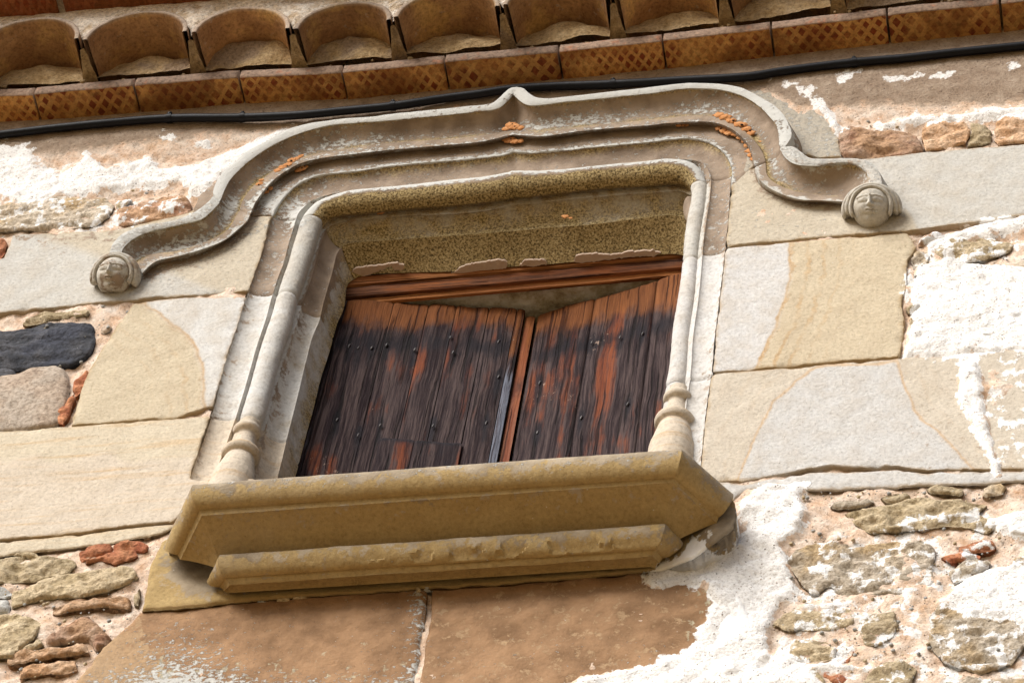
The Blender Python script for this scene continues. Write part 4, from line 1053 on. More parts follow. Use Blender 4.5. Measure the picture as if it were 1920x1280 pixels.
def board(name, a, b, zb, zt0, zt1, thick, mat, parent, att, label=None, nx=None, gap=0.0012, warp=0.0, seed=0, slope=(0, 0)):
    """vertical plank standing on plan points a-b (x, y), from zb up to zt0 (at a) / zt1 (at b)"""
    a = np.array(a, float); b = np.array(b, float); L = np.linalg.norm(b - a); e = (b - a) / L
    a = a + e * gap; b = b - e * gap; L -= 2 * gap
    nrm2 = np.array([e[1], -e[0]])          # outward (towards the street)
    if nrm2[1] > 0: nrm2 = -nrm2
    nx = max(4, int(L / 0.008)); nz = max(6, int(abs(zt0 - zb) / 0.012))
    s = np.linspace(0, L, nx); t = np.linspace(0, 1, nz)
    Sg, Tg = np.meshgrid(s, t)
    zt = zt0 + (zt1 - zt0) * Sg / L
    Z = zb + (zt - zb) * Tg
    base = a[None, None, :] + Sg[..., None] * e
    p3 = np.stack([base[..., 0], base[..., 1], Z], -1).reshape(-1, 3)
    q = p3.copy(); q[:, 2] *= 0.12
    ridge = (0.0022 * fbm(q + seed, 55, 3, seed) + 0.003 * fbm(q + seed, 12, 2, seed + 2)).reshape(Sg.shape)
    ed = np.minimum(Sg, L - Sg); edge = 0.004 * (1 - np.clip(ed / 0.006, 0, 1)) ** 2
    top = 0.004 * (1 - np.clip((1 - Tg) * (zt0 - zb) / 0.01, 0, 1)) ** 2
    off = ridge - edge - top + warp * np.sin(math.pi * Sg / L)
    F3 = np.stack([base[..., 0] + nrm2[0] * off, base[..., 1] + nrm2[1] * off, Z + 0.004 * (Tg == 1) * fbm(p3, 40, 2, seed).reshape(Sg.shape)], -1).reshape(-1, 3)
    B3 = np.stack([base[..., 0] - nrm2[0] * thick, base[..., 1] - nrm2[1] * thick, Z], -1).reshape(-1, 3)
    n = nx * nz
    V = np.vstack([F3, B3]); Fc = grid_faces(nz, nx).tolist()
    I = np.arange(n).reshape(nz, nx)
    def strip(i):
        return [[i[k], i[k + 1], i[k + 1] + n, i[k] + n] for k in range(len(i) - 1)]
    Fc += strip(I[-1]) + strip(I[:, 0]) + strip(I[:, -1]) + [[I[0, 0] + n, I[0, -1] + n, I[-1, -1] + n, I[-1, 0] + n]]
    px = PX(V)
    A = {kk: f_(px, V) for kk, f_ in att.items()}
    return mesh(name, V, Fc, mat, parent, A, label=label)

NAILS_L = [(655,648),(672,652),(697,652),(725,646),(778,655),(850,660),(845,632),(935,640),(935,706),(912,792),(812,798),(713,797),(672,815),(632,787)]
NAILS_R = [(1163,632),(1012,717),(1090,782),(1177,757),(1008,810),(1205,625),(1110,642)]
def tar_att(nails, ybar):
    def f_(px, V):
        t = np.zeros(len(px))
        for (u, v) in nails:
            dx = px[:, 0] - u - (v - px[:, 1]) * 0.17; dy = px[:, 1] - v
            t = np.maximum(t, 1.15 * np.exp(-(dx / 8) ** 2 - (np.where(dy > 0, dy / 42, dy / 22)) ** 2))
        xx = px[:, 0]; line = np.interp(xx, ybar[0], ybar[1])
        t = np.maximum(t, 0.80 * np.exp(-((px[:, 1] - line) / 20) ** 2))
        return t
    return f_
zS = float(P(985, 578, 0.31)[2])        # top of the leaves
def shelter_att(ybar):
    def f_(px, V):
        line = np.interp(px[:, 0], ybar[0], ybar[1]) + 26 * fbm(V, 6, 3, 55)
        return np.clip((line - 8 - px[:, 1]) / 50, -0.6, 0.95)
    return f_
yb_L = ([600, 985], [640, 652]); yb_R = ([1000, 1280], [668, 602])
zbot = float(P(750, 875, 0.25)[2]) - 0.25
def leaf(label, hinge, meet, edges, nails, yb, thick, seedbase, group, ztops):
    root = thing('shutter', label, 'shutter', (hinge[0], hinge[1], zbot))
    root['group'] = group
    h = np.array(hinge); m = np.array(meet)
    for i in range(len(edges) - 1):
        a = h + (m - h) * edges[i]; b = h + (m - h) * edges[i + 1]
        z0 = ztops[0] + (ztops[1] - ztops[0]) * edges[i]; z1 = ztops[0] + (ztops[1] - ztops[0]) * edges[i + 1]
        board('plank', a, b, zbot, z0, z1, thick, M['wood'], root,
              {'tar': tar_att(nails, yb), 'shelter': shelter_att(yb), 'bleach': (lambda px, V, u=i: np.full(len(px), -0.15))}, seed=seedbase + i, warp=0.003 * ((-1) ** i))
    return root, h, m
hL = P(648, 560, 0.225); mL = P(985, 578, 0.31)
left_leaf, h, m = leaf('left wooden shutter leaf ajar, with a small hatch cut in its foot', (hL[0], hL[1]), (mL[0], mL[1]), [0, 0.27, 0.465, 0.62, 0.80, 0.955], NAILS_L, yb_L, 0.03, 401, 'pair of weathered shutters', (hL[2], mL[2]))
e2 = (m - h) / np.linalg.norm(m - h); nout = np.array([e2[1], -e2[0]]); nout = nout if nout[1] < 0 else -nout
# edge plank, bleached blue grey at its foot, and orange meeting rail
a = h + (m - h) * 0.93; b = h + (m - h) * 1.0
board('plank', h + (m - h) * 0.955, m, zbot, mL[2], mL[2], 0.03, M['wood'], left_leaf,
      {'tar': lambda px, V: 0.0 * px[:, 0], 'shelter': lambda px, V: np.clip((690 - px[:, 1]) / 40, -.5, .85), 'bleach': lambda px, V: np.clip((px[:, 1] - 670) / 60, -0.4, 0.75)}, seed=420, label='bleached blue grey edge plank')
mr0 = m + e2 * 0.003 - nout * 0.012; mr1 = m + e2 * 0.035 - nout * 0.012
board('meeting_rail', mr0, mr1, zbot, mL[2] - 0.02, mL[2] - 0.022, 0.04, M['wood_rail'], left_leaf,
      {'tar': lambda px, V: 0.35 * np.exp(-((px[:, 1] - 720) / 40.0) ** 2), 'shelter': lambda px, V: np.clip((700 - px[:, 1]) / 120, 0.1, .9), 'bleach': lambda px, V: -0.3 + 0 * px[:, 0]}, seed=421)
# frame stile seen along the left reveal
board('hinge_stile', (hL[0] - 0.062, hL[1] + 0.03), (hL[0] - 0.002, hL[1] - 0.012), zbot, hL[2] - 0.01, hL[2] - 0.01, 0.05, M['wood'], left_leaf,
      {'tar': lambda px, V: 0.3 + 0 * px[:, 0], 'shelter': lambda px, V: -0.5 + 0 * px[:, 0], 'bleach': lambda px, V: 0.42 + 0 * px[:, 0]}, seed=422, label='narrow blue grey stile against the stone reveal')
# hatch in the left leaf
def on_leaf(h, m, u, v, out=0.0):
    """point where the pixel ray meets the leaf's plane"""
    d = RT @ np.array([u - 960, 640 - v, -F_PX])
    e = (m - h) / np.linalg.norm(m - h); n = np.array([e[1], -e[0]]); n = n if n[1] < 0 else -n
    o = h + n * out
    t = ((o[0] - CAM[0]) * n[0] + (o[1] - CAM[1]) * n[1]) / (d[0] * n[0] + d[1] * n[1])
    return CAM + d * t
ha = on_leaf(h, m, 712, 818, .012); hb = on_leaf(h, m, 867, 829, .012)
wa = np.array([ha[0], ha[1]]); wb = np.array([hb[0], hb[1]])
for i, (s0, s1) in enumerate(((0, .42), (.42, 1))):
    board('hatch', wa + (wb - wa) * s0, wa + (wb - wa) * s1, zbot, ha[2] + (hb[2] - ha[2]) * s0, ha[2] + (hb[2] - ha[2]) * s1, 0.014, M['wood'], left_leaf,
          {'tar': lambda px, V: 0.3 + 0.7 * np.exp(-((px[:, 1] - np.interp(px[:, 0], [712, 867], [820, 831])) / 5.0) ** 2), 'shelter': lambda px, V: -0.5 + 0 * px[:, 0], 'bleach': lambda px, V: 0.0 * px[:, 0]}, seed=430 + i)
def nail(h, m, u, v, parent, seed):
    c = on_leaf(h, m, u, v, 0.004)
    V, Fc, A = blob(np.zeros(3), 1.0, seed, 1.0)
    V = V * np.array([.0035, .003, .010]); V[:, 0] += V[:, 2] * 0.2
    me = mesh('nail', V + c, Fc, M['iron'], parent)
    V2 = []
for i, (u, v) in enumerate(NAILS_L): nail(h, m, u, v, left_leaf, i)

hR = P(1290, 507, 0.215); mR = P(1007, 592, 0.33)
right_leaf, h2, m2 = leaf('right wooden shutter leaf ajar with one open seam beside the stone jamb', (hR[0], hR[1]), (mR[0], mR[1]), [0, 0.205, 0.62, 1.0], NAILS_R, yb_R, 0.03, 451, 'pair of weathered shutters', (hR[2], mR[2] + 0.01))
for i, (u, v) in enumerate(NAILS_R): nail(h2, m2, u, v, right_leaf, 40 + i)

# peeled plaster clinging to the rear edge of the lintel soffit
k = NT('peeled_plaster'); M['peel'] = k.done(k.mix(k.noise(40, 5), (0.5, 0.36, 0.27), (0.68, 0.54, 0.43)), 0.95, k.bump(k.noise(70, 4), 0.004))
r8 = np.vstack([Rsegs[8][i] for i in (4, 5)]); r7 = np.vstack([Rsegs[7][i] for i in (4, 5)])
for j, poly in enumerate(([(646,534),(652,514),(672,501),(700,498),(742,493),(757,497),(755,505),(741,507),(735,500),(715,505),(700,513),(680,520),(665,527)], [(842,514),(870,498),(905,492),(935,487),(949,490),(950,504),(920,506),(880,511)],
        [(975,498),(985,488),(1020,487),(1025,495),(1000,499)], [(1076,491),(1080,479),(1110,475),(1150,478),(1180,472),(1225,470),(1239,474),(1225,481),(1200,480),(1150,485),(1120,490),(1090,493)])):
    q2 = resamp(np.array(poly + poly[:1], float), 80)[:-1]; q2 += np.stack([fbm(np.c_[q2, q2[:, :1]], 0.12, 2, j), fbm(np.c_[q2, q2[:, :1]], 0.2, 3, j + 9)], 1) * 3.0
    zq = [np.interp(u, PX(r8)[:, 0], r8[:, 2]) - 0.002 for u in q2[:, 0]]
    lo = np.array([Pz(u, v, z) for (u, v), z in zip(q2, zq)]); hi = lo + [0, 0, 0.008]
    n_ = len(lo)
    mesh('plaster_patch', np.vstack([lo, hi]), [list(range(n_))] + [[i, (i + 1) % n_, n_ + (i + 1) % n_, n_ + i] for i in range(n_)], M['peel'], surround, smooth=False, label='pinkish peeled plaster patch under the lintel' if j == 0 else None)

# wooden head frame above the leaves
head = thing('window_head_frame', 'reddish brown timber head frame under the stone lintel', 'timber frame', P(960, 530, 0.22).tolist())
def bar(name, A0, B0, A1, B1, y0, y1, mat, back=0.06, att=None, seed=0, bul=0.0, label=None):
    """bar whose street face runs from rail A0-B0 (depth y0) down to A1-B1 (depth y1), with top and underside"""
    a0, b0, a1, b1 = P(*A0, y0), P(*B0, y0), P(*A1, y1), P(*B1, y1)
    t0, t1 = a0 + [0, back, 0], b0 + [0, back, 0]; u0, u1 = a1 + [0, back, 0], b1 + [0, back, 0]
    rr = [resamp(np.array(q), 150) for q in ([t0, t1], [a0, b0], [a1, b1], [u0, u1])]
    V, Fc, A = loft(rr, [0, bul, 0], [2, 8, 6], {'tar': [0, 0, 0, 0], 'shelter': [0.3] * 4, 'bleach': [-0.4] * 4}, 0.0016, seed, (False, False))
    mesh(name, V, Fc, mat, head, A, label=label)
bar('upper_fillet', (640,521), (1305,462), (640,536), (1305,477), 0.207, 0.212, M['wood_pale'], seed=1, back=0.012)
bar('rail', (640,541), (1305,482), (640,558), (1305,499), 0.220, 0.226, M['wood_beam'], seed=2, bul=0.03, back=0.014)
bar('lower_rail', (640,563), (1305,504), (640,572), (1305,513), 0.238, 0.243, M['wood_pale'], seed=3, back=0.01)

# ---------------------------------------------------------------- room behind the shutters
k = NT('room_plaster')
c_ = k.ramp(k.noise(14, 6, rough=0.7), [(0.3, (0.2, 0.14, 0.07)), (0.45, (0.45, 0.38, 0.26)), (0.56, (0.62, 0.57, 0.48)), (0.7, (0.72, 0.68, 0.6))])
M['room'] = k.done(c_, 0.95, k.bump(k.noise(30, 5), 0.01))
zf = float(P(960, 546, 0.25)[2]) + 0.012
nx_, ny_ = 90, 50
xs = np.linspace(-0.75, 0.62, nx_); ys = np.linspace(0.252, 0.95, ny_)
Xg, Yg = np.meshgrid(xs, ys); q = np.stack([Xg, Yg, np.full(Xg.shape, zf)], -1).reshape(-1, 3)
q[:, 2] += 0.10 * np.clip((q[:, 1] - 0.252), 0, 1) + 0.008 * fbm(q, 9, 4, 3)
mesh('reveal_soffit', q, grid_faces(ny_, nx_), M['room'], wall, label='grey plastered underside of the inner lintel')
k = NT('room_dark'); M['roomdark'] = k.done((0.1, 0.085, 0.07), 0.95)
def boxwalls(name, lo, hi, mat, parent):
    x0, y0, z0 = lo; x1, y1, z1 = hi
    V = [(x0,y0,z0),(x1,y0,z0),(x1,y1,z0),(x0,y1,z0),(x0,y0,z1),(x1,y0,z1),(x1,y1,z1),(x0,y1,z1)]
    Fc = [(0,1,2,3),(4,7,6,5),(3,2,6,7),(0,3,7,4),(1,5,6,2)]
    o = mesh(name, V, Fc, mat, None, smooth=False); o['kind'] = 'structure'; return o
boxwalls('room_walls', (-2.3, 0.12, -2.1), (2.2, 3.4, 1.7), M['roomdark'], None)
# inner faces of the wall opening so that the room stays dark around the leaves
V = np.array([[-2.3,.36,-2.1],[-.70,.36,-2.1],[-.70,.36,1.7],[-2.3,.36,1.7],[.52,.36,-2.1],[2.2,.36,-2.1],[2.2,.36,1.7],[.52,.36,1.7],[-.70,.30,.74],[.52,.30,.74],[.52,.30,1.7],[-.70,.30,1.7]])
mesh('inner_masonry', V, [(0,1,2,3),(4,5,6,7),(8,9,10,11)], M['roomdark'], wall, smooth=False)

# ---------------------------------------------------------------- eaves
def mat_tile(name, a, b, stain, rim=(0.3, 0.22, 0.17), pattern=True):
    k = NT(name)
    nm = k.noise(11, 5, rough=0.6); nf = k.noise(80, 5, rough=0.7)
    col = k.mix(k.step(nm, 0.3, 0.7), a, b)
    rnd = k.obj_rand()
    if pattern:
        uv = k.n('CombineXYZ'); k.l(k.attr('tu'), uv.inputs[0]); k.l(k.attr('tv'), uv.inputs[1])
        sc = k.math('MULTIPLY_ADD', rnd, 3.0, 7.0)
        u = k.math('MULTIPLY', k.attr('tu'), sc); v = k.math('MULTIPLY', k.attr('tv'), k.math('MULTIPLY_ADD', rnd, 0.8, 2.2))
        wb = k.math('MULTIPLY', k.math('SUBTRACT', k.noise(16, 3), 0.5), 0.28)
        s1 = k.math('ADD', k.math('ADD', u, v), wb); s2 = k.math('ADD', k.math('SUBTRACT', u, v), wb)
        d1 = k.math('ABSOLUTE', k.math('SUBTRACT', k.math('FRACT', s1), 0.5)); d2 = k.math('ABSOLUTE', k.math('SUBTRACT', k.math('FRACT', s2), 0.5))
        dm = k.math('MAXIMUM', d1, d2)
        thr = k.math('MULTIPLY_ADD', k.noise(7, 3), 0.3, 0.16)
        dia = k.step(k.math('SUBTRACT', thr, dm), -0.02, 0.03)
        worn = k.step(k.noise(9, 5, vec=k.map(loc=(5, 5, 5)), rough=0.65), 0.4, 0.58)
        dia = k.math('MULTIPLY', dia, k.math('MULTIPLY_ADD', worn, -0.6, 1.0))
        red = k.mix(nm, (0.14, 0.025, 0.008), (0.28, 0.065, 0.018))
        col = k.mix(dia, col, red)
        rf = k.step(k.math('MULTIPLY_ADD', k.math('SUBTRACT', nm, .5), .5, k.attr('rimf')), 0.4, 0.6)
        col = k.mix(rf, col, k.mix(nf, (rim[0] * .7, rim[1] * .65, rim[2] * .6), (rim[0] * 1.4, rim[1] * 1.35, rim[2] * 1.3)))
        edge = k.step(k.noise(30, 5), 0.55, 0.7)
        col = k.mix(k.math('MULTIPLY', k.math('MULTIPLY', k.step(k.noise(4.5, 5, vec=k.map(loc=(9, 1, 3)), rough=0.6), 0.48, 0.62), k.math('SUBTRACT', 1.0, rf)), 0.65), col, (0.16, 0.055, 0.012))
        col = k.mix(k.math('MULTIPLY', k.math('MULTIPLY', rf, edge), 0.5), col, (0.45, 0.17, 0.08))
    else:
        st = k.step(k.noise(6, 5, rough=0.65, vec=k.map(loc=(2, 0, 0))), 0.5, 0.66)
        col = k.mix(k.math('MULTIPLY', st, 0.6), col, stain)
        wl = k.step(k.noise(24, 6, rough=0.7), 0.6, 0.68)
        col = k.mix(k.math('MULTIPLY', wl, 0.55), col, (0.42, 0.35, 0.27))
        rf = k.attr('rimf')
        col = k.mix(k.math('MULTIPLY', rf, 0.7), col, (0.38, 0.33, 0.28))
    hsv = k.n('HueSaturation'); k.l(col, hsv.inputs['Color']); k.l(k.math('MULTIPLY_ADD', rnd, 0.4, 0.8), hsv.inputs['Value'])
    col = k.mix(0.6, hsv.outputs[0], k.mix(1.0, hsv.outputs[0], k.ramp(nf, [(0.34, (0.38, 0.33, 0.28)), (0.48, (0.95, 0.95, 0.95)), (0.68, (1.45, 1.4, 1.3))]), 'MULTIPLY'))
    h = k.math('ADD', k.math('MULTIPLY', nf, 0.6), nm)
    return k.done(col, 0.85, k.bump(h, 0.006, 0.8), 0.3)
M['flat'] = mat_tile('painted_flat_brick', (0.44, 0.20, 0.055), (0.58, 0.32, 0.105), (0.5, 0.3, 0.1))
M['flatred'] = mat_tile('dark_red_flat_brick', (0.22, 0.07, 0.03), (0.34, 0.12, 0.05), (0.3, 0.1, 0.03))
M['barrel'] = mat_tile('curved_clay_tile', (0.28, 0.145, 0.065), (0.42, 0.24, 0.11), (0.6, 0.38, 0.13), pattern=False)
M['eavemortar'] = mat_rock('eaves_mortar', (0.34, 0.23, 0.11), (0.5, 0.37, 0.21), (0.28, 0.2, 0.13), scale=20, wash=False)
M['whitemortar'] = mat_rock('white_eaves_mortar', (0.55, 0.42, 0.28), (0.82, 0.76, 0.68), (0.8, 0.7, 0.58), scale=26, wash=False)

TX = [-140, 62, 250, 447, 640, 832, 1046, 1241, 1444.6, 1662.5, 1875, 2085]
TY = [185, 176.5, 160, 144, 135.5, 117, 97, 77, 53.5, 28.5, 6.5, -18]
YF = -0.12
def eave_pt(i): return P(TX[i], TY[i], YF)
def boxgrid(p0, p1, yb, th, n=26, m=10, seed=0):
    """flat brick: front-bottom edge p0->p1, back depth yb, thickness th; returns V,F,attrs"""
    s = np.linspace(0, 1, n)
    rows = []; tv = []; rim = []
    def add(y, dz, v, rf):
        q = p0[None] * (1 - s[:, None]) + p1[None] * s[:, None]; q = q.copy(); q[:, 1] = y; q[:, 2] += dz
        rows.append(q); tv.append(np.full(n, v)); rim.append(np.full(n, rf))
    yf = p0[1]
    add(yb, th, 1, 1)
    add(yf + 0.004, th, 0, 1); add(yf, th - 0.004, 0, 1); add(yf - 0.002, th * 0.5, 0, 1); add(yf, 0.004, 0, 1); add(yf + 0.003, 0.0, 0, 0.6)
    for v in np.linspace(0.06, 1, m): add(yf + (yb - yf) * v, 0.0, v, 0)
    V = np.array(rows).reshape(-1, 3)
    V[:, 1] += 0.003 * fbm(V, 9, 3, seed) + 0.001 * fbm(V, 50, 2, seed); V[:, 2] += 0.003 * fbm(V, 12, 3, seed + 4)
    A = {'tu': np.tile(s, len(rows)) + seed * 0.37, 'tv': np.concatenate(tv), 'rimf': np.concatenate(rim)}
    Fc = grid_faces(len(rows), n).tolist()
    L = [r * n for r in range(len(rows))]; Rr = [r * n + n - 1 for r in range(len(rows))]
    Fc += [L, Rr[::-1]]
    return V, Fc, A
gapx = 0.0042
for i in range(len(TX) - 1):
    a, b = eave_pt(i), eave_pt(i + 1)
    e = (b - a) / np.linalg.norm(b - a)
    tilt = random.uniform(-0.002, 0.002)
    V, Fc, A = boxgrid(a + e * gapx + [0, tilt, 0], b - e * gapx + [0, -tilt, tilt], 0.03, 0.050, seed=500 + i)
    mesh('flat_brick', V, Fc, M['flat'], eaves, A)
# mortar bed above the first course
def zc(x):   # height of the course line at world x
    xs_ = [eave_pt(i)[0] for i in range(len(TX))]; zs_ = [eave_pt(i)[2] for i in range(len(TX))]
    return np.interp(x, xs_, zs_)
xs = np.linspace(-2.4, 2.2, 460)
rows = []
for (yy_, dz) in ((0.03, -0.012), (0.012, -0.012), (0.004, -0.004), (0.0, 0.02)):
    rows.append(np.stack([xs, np.full(len(xs), yy_ - 0.012), zc(xs) + dz], 1))
V = np.array(rows).reshape(-1, 3); V += 0.006 * np.stack([0 * V[:, 0], fbm(V, 20, 3, 1), fbm(V, 14, 3, 2)], 1)
mesh('mortar_fillet', V, grid_faces(4, len(xs)), M['eavemortar'], eaves, {'white': -6.0})
GX = [(-215,180),(-30,163),(168,148),(370,131),(560,122),(748,105),(952,84),(1158,65),(1362,42),(1572,16),(1785,-8),(2000,-32)]
GB = [P(u, v - 1, YF) for u, v in GX]
YR = -0.262
ZT = float(P(0, 27, -0.27)[2])
def barrel(i):
    a, b = GB[i], GB[i + 1]
    cx = (a[0] + b[0]) / 2; z0 = (a[2] + b[2]) / 2 + 0.012; zl = (b[2] - a[2])
    R0 = (b[0] - a[0]) / 2 - 0.006
    na, ny = 40, 14
    hfac = random.uniform(0.93, 1.0)
    V = []; rim = []
    ang = np.linspace(math.pi, 0, na)
    def ring(y, r, rf, dz=0.0):
        fr = 1.0 - 0.05 * np.clip((y - YR) / 0.3, 0, 1)
        q = np.stack([cx + r * fr * np.cos(ang) * (1.0 + 0.0 * ang), np.full(na, y), z0 + hfac * r * fr * np.sin(ang) + zl * 0.5 * np.cos(ang) + dz + (y - YR) * 0.05], 1)
        V.append(q); rim.append(np.full(na, rf))
    jit = random.uniform(-0.016, 0.014); hfac *= random.uniform(0.95, 1.03)
    for y in np.linspace(0.02, YR + 0.012, 4): ring(y + jit, R0, 0.3)
    ring(YR + 0.002 + jit, R0, 0.9); ring(YR + jit, R0 - 0.004, 1.0); ring(YR + jit, R0 - 0.013, 1.0); ring(YR + 0.003 + jit, R0 - 0.017, 0.5)
    for y in np.linspace(YR + 0.014, 0.02, ny): ring(y + jit, R0 - 0.018, 0.0)
    V = np.vstack(V); V[:, 2] += 0.009 * fbm(V, 7, 3, 600 + i); V[:, 0] += 0.003 * fbm(V, 8, 3, 640 + i)
    V[:, 1] += 0.002 * fbm(V, 30, 2, i)
    nr = len(rim)
    mesh('curved_tile', V, grid_faces(nr, na), M['barrel'], eaves, {'rimf': np.concatenate(rim)})
    # mortar packing at the back of the tile
    r_in = R0 - 0.016; pk = random.random()
    n1, n2 = 40, 16
    W = []
    for t in np.linspace(0, 1, n2):
        aa = math.pi / 2 * t
        xx = np.linspace(-1, 1, n1)
        # rows climb from the brick edge to the vault of the tile
        half = r_in * math.cos(aa) ** 0.5 if t < 1 else 0.02
        zz = z0 - 0.008 + (hfac * r_in) * math.sin(aa)
        yy_ = YF + 0.004 + (-0.035 + 0.10 * pk) * t + 0.0 * xx
        bul_ = -0.02 * math.sin(math.pi * t) * np.cos(xx * math.pi / 2)
        W.append(np.stack([cx + half * xx, yy_ + bul_, zz + zl * 0.5 * xx * half / r_in], 1))
    W = np.vstack(W); W[:, 1] += 0.022 * fbm(W, 10, 4, 700 + i)
    fil.append((W, grid_faces(n2, n1), {}))
fil = []
for i in range(len(GX) - 1): barrel(i)
V, Fc, A = join(fil); mesh('tile_packing', V, Fc, M['eavemortar'], eaves, {'white': -6.0}, label='ochre mortar packed behind the curved tiles')
# mortar squeezed between neighbouring tiles, and lumps on the brick edge
lum = []
for i, g in enumerate(GB):
    n1, n2 = 10, 18
    s = np.linspace(0, 1, n2)[:, None]; c = np.linspace(-1, 1, n1)[None]
    w = 0.016 + 0.01 * s
    X_ = g[0] + w * c * (0.6 + 0.8 * s); Y_ = YR + 0.03 + (YF + 0.02 - YR) * s + 0 * c; Z_ = g[2] + 0.016 - 0.012 * np.abs(c) + 0 * s
    q = np.stack([X_ + 0 * s, Y_, Z_ + 0 * s], -1).reshape(-1, 3); q[:, 2] += 0.010 * fbm(q, 45, 3, 800 + i)
    lum.append((q, grid_faces(n2, n1), {}))
    for k_ in range(5):
        lum.append(blob(np.array([g[0] + random.uniform(-.13, .13), YF + random.uniform(-0.005, .03), zc(g[0]) + 0.052 + random.uniform(0, .006)]), random.uniform(.004, .012), i * 7 + k_))
V, Fc, A = join(lum); mesh('mortar_lumps', V, Fc, M['eavemortar'], eaves, {'white': -6.0}, kind='stuff')
# mortar spandrels over the tile mouths up to the second brick course
xs = np.arange(GB[0][0], GB[-1][0], 0.008); prof_z = np.zeros(len(xs)); gl = np.array([g[0] for g in GB]); glz = np.array([g[2] for g in GB])
bi = np.clip(np.searchsorted(gl, xs) - 1, 0, len(gl) - 2)
cxs = (gl[bi] + gl[bi + 1]) / 2; Rs = (gl[bi + 1] - gl[bi]) / 2
zb = (glz[bi] + glz[bi + 1]) / 2 + 0.008 + (glz[bi + 1] - glz[bi]) / 2 * (xs - cxs) / Rs + 0.88 * np.sqrt(np.clip(Rs ** 2 - (xs - cxs) ** 2, 0, None))
lz = np.interp(xs, gl, glz); ztop = lz + (ZT - GB[2][2]) + 0.02
ztop = np.maximum(ztop, zb + 0.012)
n2 = 14
rows = []
for t in np.linspace(0, 1, n2):
    z = zb + (ztop - zb) * t
    rows.append(np.stack([xs, YR + 0.022 - 0.012 * math.sin(t * math.pi) + 0 * xs, z], 1))
V = np.array(rows).reshape(-1, 3); V[:, 1] += 0.008 * fbm(V, 18, 4, 9); 
mesh('spandrel_mortar', V, grid_faces(n2, len(xs)), M['whitemortar'], eaves, {'white': -6.0})
# second brick course
for i in range(9):
    x0 = -2.27 + i * 0.30 + 0.02 * (i % 2) + 0.145; x1 = x0 + 0.292
    zf_ = np.interp([x0, x1], xs, ztop) - 0.004
    V, Fc, A = boxgrid(np.array([x0, -0.40, zf_[0]]), np.array([x1, -0.40, zf_[1]]), -0.1, 0.05, seed=560 + i)
    mesh('flat_brick', V, Fc, M['flatred'], eaves, A, label='dark red brick of the upper course' if i == 0 else None)
for i in range(9, 16):
    x0 = -2.27 + i * 0.30 + 0.145; x1 = x0 + 0.292
    zf_ = np.interp([x0, x1], xs, ztop) - 0.004
    V, Fc, A = boxgrid(np.array([x0, -0.40, zf_[0]]), np.array([x1, -0.40, zf_[1]]), -0.1, 0.05, seed=560 + i)
    mesh('flat_brick', V, Fc, M['flatred'], eaves, A)

# solid mortar core behind the tile courses and an unseen roof overhang, added to block light from above
def sheet(name, rows_, mat, par):
    V = np.array(rows_).reshape(-1, 3)
    mesh(name, V, grid_faces(len(rows_), len(rows_[0])), mat, par, {'white': -6.0})
xe = np.linspace(-2.45, 2.3, 60); ze = zc(xe); zt_ = np.interp(xe, xs, ztop)
sheet('mortar_core', [np.stack([xe, np.full(60, y_), z_], 1) for y_, z_ in ((0.04, ze - 0.004), (0.025, ze + 0.03), (-0.06, ze + 0.047), (-0.105, ze + 0.0485), (-0.02, ze + 0.049), (0.02, ze + 0.2), (-0.20, zt_ + 0.004), (-0.235, zt_ + 0.004), (-0.235, zt_ + 0.01), (-0.385, zt_ + 0.012), (-0.385, zt_ + 0.05), (-0.36, zt_ + 0.14))], M['eavemortar'], eaves)
sheet('unseen_overhang', [np.stack([xe, np.full(60, y_), zt_ + dz_], 1) for y_, dz_ in ((-0.36, 0.13), (-0.52, 0.10), (-0.54, 0.12), (-0.5, 0.16), (3.6, 1.3))], M['barrel'], eaves)

# ---------------------------------------------------------------- cable
cable = thing('cable', 'black electric cable clipped along the wall right under the eaves', 'cable', P(960, 166, -0.03).tolist())
CB = [(-60,258),(0,252.5),(100,241),(200,231),(320,222),(455,220.5),(560,216),(640,208.5),(737,199),(830,185),(900,176),(960,167),(1040,162),(1150,158),(1280,151),(1400,144),(1480,132),(1600,117.5),(1700,109),(1800,98),(1920,86),(1990,78)]
c2 = crom(CB, 12); yv = np.full(len(c2), -0.030)
ctr = resamp(P(c2[:, 0], c2[:, 1], yv), 520)
def tube(c, r, m=14):
    t = np.gradient(c, axis=0); t /= np.linalg.norm(t, axis=1)[:, None]
    up = np.array([0, -1.0, 0]); s1 = np.cross(t, up); s1 /= np.linalg.norm(s1, axis=1)[:, None]; s2 = np.cross(s1, t)
    V = []
    for a in np.linspace(0, 2 * math.pi, m, endpoint=False): V.append(c + (s1 * math.cos(a) + s2 * math.sin(a)) * r)
    V = np.stack(V, 1).reshape(-1, 3)
    return V, grid_faces(len(c), m, True)
k = NT('black_rubber'); M['rubber'] = k.done(k.mix(k.step(k.noise(40, 5, rough=.7), .5, .8), (0.003, 0.0035, 0.006), (0.007, 0.008, 0.015)), 0.5, k.bump(k.noise(90, 3), 0.0008), 0.22)
V, Fc = tube(ctr, 0.0150); mesh('sheath', V, Fc, M['rubber'], cable)
V, Fc = tube(resamp(P(c2[:, 0], c2[:, 1] + 5, yv + 0.016), 300) + np.stack([np.zeros(300), np.zeros(300), 0.003 * np.sin(np.linspace(0, 40, 300))], 1), 0.006, 8)
mesh('thin_wire', V, Fc, M['rubber'], cable, label='thinner wire behind the cable')
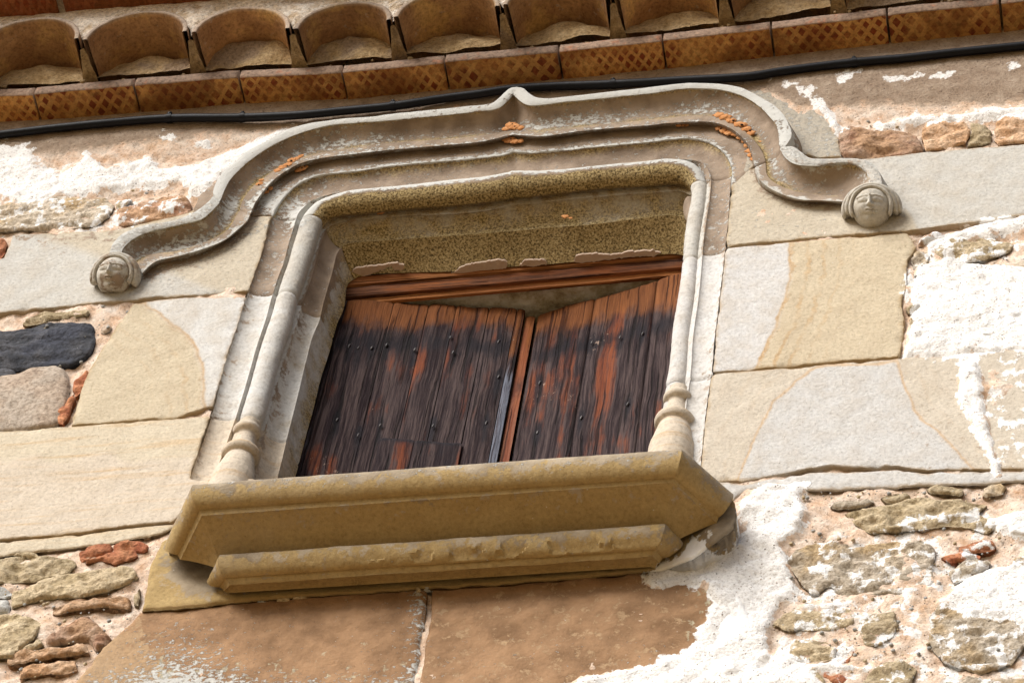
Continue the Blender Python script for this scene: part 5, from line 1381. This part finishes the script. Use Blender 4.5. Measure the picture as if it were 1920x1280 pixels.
for j, u in enumerate((318, 455, 737, 1150, 1602)):
    v = float(np.interp(u, c2[:, 0], c2[:, 1])); c0 = P(u, v, -0.03); c1 = P(u + 9, v - 0.7, -0.03)
    n = 6; cc = np.array([c0 + (c1 - c0) * t for t in np.linspace(-0.5, 0.5, n)])
    V, Fc = tube(cc, 0.0176, 12)
    parts = [(V, Fc, {})]
    parts.append(blob(c0 + np.array([0, -0.012, 0.014]), 0.0065 if j else 0.009, j))
    V, Fc, A = join(parts); mesh('clip', V, Fc, M['rubber'], cable)

# ---------------------------------------------------------------- mud dauber nests
k = NT('dried_mud'); nm = k.noise(60, 5, rough=.7)
M['mud'] = k.done(k.ramp(nm, [(0.3, (0.34, 0.13, 0.04)), (0.5, (0.56, 0.25, 0.09)), (0.7, (0.66, 0.36, 0.17))]), 0.95, k.bump(nm, 0.006))
k = NT('nest_hole'); M['hole'] = k.done((0.03, 0.014, 0.008), 1.0)
def nest(label, cells, y, holes=()):
    t = thing('mud_nest', label, 'insect nest', P(cells[0][0], cells[0][1], y).tolist())
    pr = []
    for j, (u, v, r) in enumerate(cells):
        c = P(u, v, y); n, m = 20, 14
        a = np.linspace(0, 2 * math.pi, n, endpoint=False); b = np.linspace(-math.pi / 2, math.pi / 2, m)
        V = np.array([[math.cos(x) * math.cos(q), .28 * math.sin(x) * math.cos(q), .9 * math.sin(q)] for q in b for x in a])
        V = V * (r * 1.35 / 620.0) * (1 + 0.5 * fbm(V + j + u, 2.6, 4, j)[:, None]) + c
        mesh('mud_cell', V, grid_faces(m, n, True), M['mud'], t)
    for j, (u, v, r) in enumerate(holes):
        c = P(u, v, y - 0.28 * max(q[2] for q in cells) / 620.0 * 1.15)
        q, Fh, _ = blob(c, r / 620.0, j, 0.5); mesh('hole', q, Fh, M['hole'], t)
    return t
nest('orange mud nest with two holes on the middle ridge of the hood mould', [(958,235,9),(966,238,9),(975,240,7),(948,242,6)], -0.030, [(960,233,2.4),(965,237,2.2)])
nest('orange mud nest just under the middle ridge, on the second step', [(956,262,9),(966,265,7),(976,264,6),(950,262,6)], -0.012, [(959,256,2.4),(958,261,2)])
nest('mud nest cells at the upper left curve of the hood mould hollow', [(520,320,6),(530,314,7),(540,309,7),(548,301,8),(557,297,6),(564,293,5)], -0.028, [(546,301,2.6),(539,311,1.8)])
nest('single mud cell on the left curve, below the longer nest', [(486,345,6),(490,338,5)], -0.028, [(485,346,2)])
nest('small mud nest on the second step of the left curve', [(560,319,6),(568,315,7),(574,313,4)], -0.008, [(566,315,2),(571,312,1.8)])
nest('lowest small mud nest of the left curve', [(498,360,5),(505,353,6)], -0.008, [(502,355,2.2)])
nest('long mud nest on the outer groove of the upper right curve', [(1348,216,9),(1360,220,10),(1372,227,8),(1385,233,8),(1392,234,7),(1400,242,8),(1408,250,7)], -0.028, [(1375,226,3),(1391,234,3.2),(1406,245,2.6)])
nest('long mud nest on the inner groove of the upper right curve', [(1349,241,7),(1358,244,8),(1368,249,8),(1378,252,7),(1388,258,6),(1396,265,5)], -0.010, [(1352,241,2.4),(1379,250,2.6)])
nest('mud nest with three holes low on the upper right curve', [(1402,273,7),(1405,283,7),(1410,291,7),(1412,298,5)], -0.010, [(1402,272,2.2),(1407,282,2.2),(1410,291,2.8)])
nest('tiny mud nest in the groove right of the middle', [(1273,235,5),(1281,234,5),(1287,235,4)], -0.010, [(1278,235,1.6),(1284,236,1.5)])
nest('pair of small mud cells on the outer fillet above the right joint', [(1425,266,4),(1429,281,4)], -0.020, [(1429,282,2)])
nest('round orange mud cell under the left end of the lintel', [(713,398,6)], 0.062, [(714,398,1.4)])
nest('round orange mud cell under the lintel right of its middle', [(1060,406,5.5),(1070,409,3)], 0.085, [])

# ---------------------------------------------------------------- street below, gives the warm light from underneath
k = NT('sandy_street'); M['ground'] = k.done(k.mix(k.noise(1.2, 5), (0.23, 0.16, 0.08), (0.30, 0.21, 0.105)), 0.95)
V = [(-120, -150, -9.9), (120, -150, -9.9), (120, 60, -9.9), (-120, 60, -9.9)]
o = mesh('ground', V, [(0, 1, 2, 3)], M['ground'], None, smooth=False); o['kind'] = 'structure'
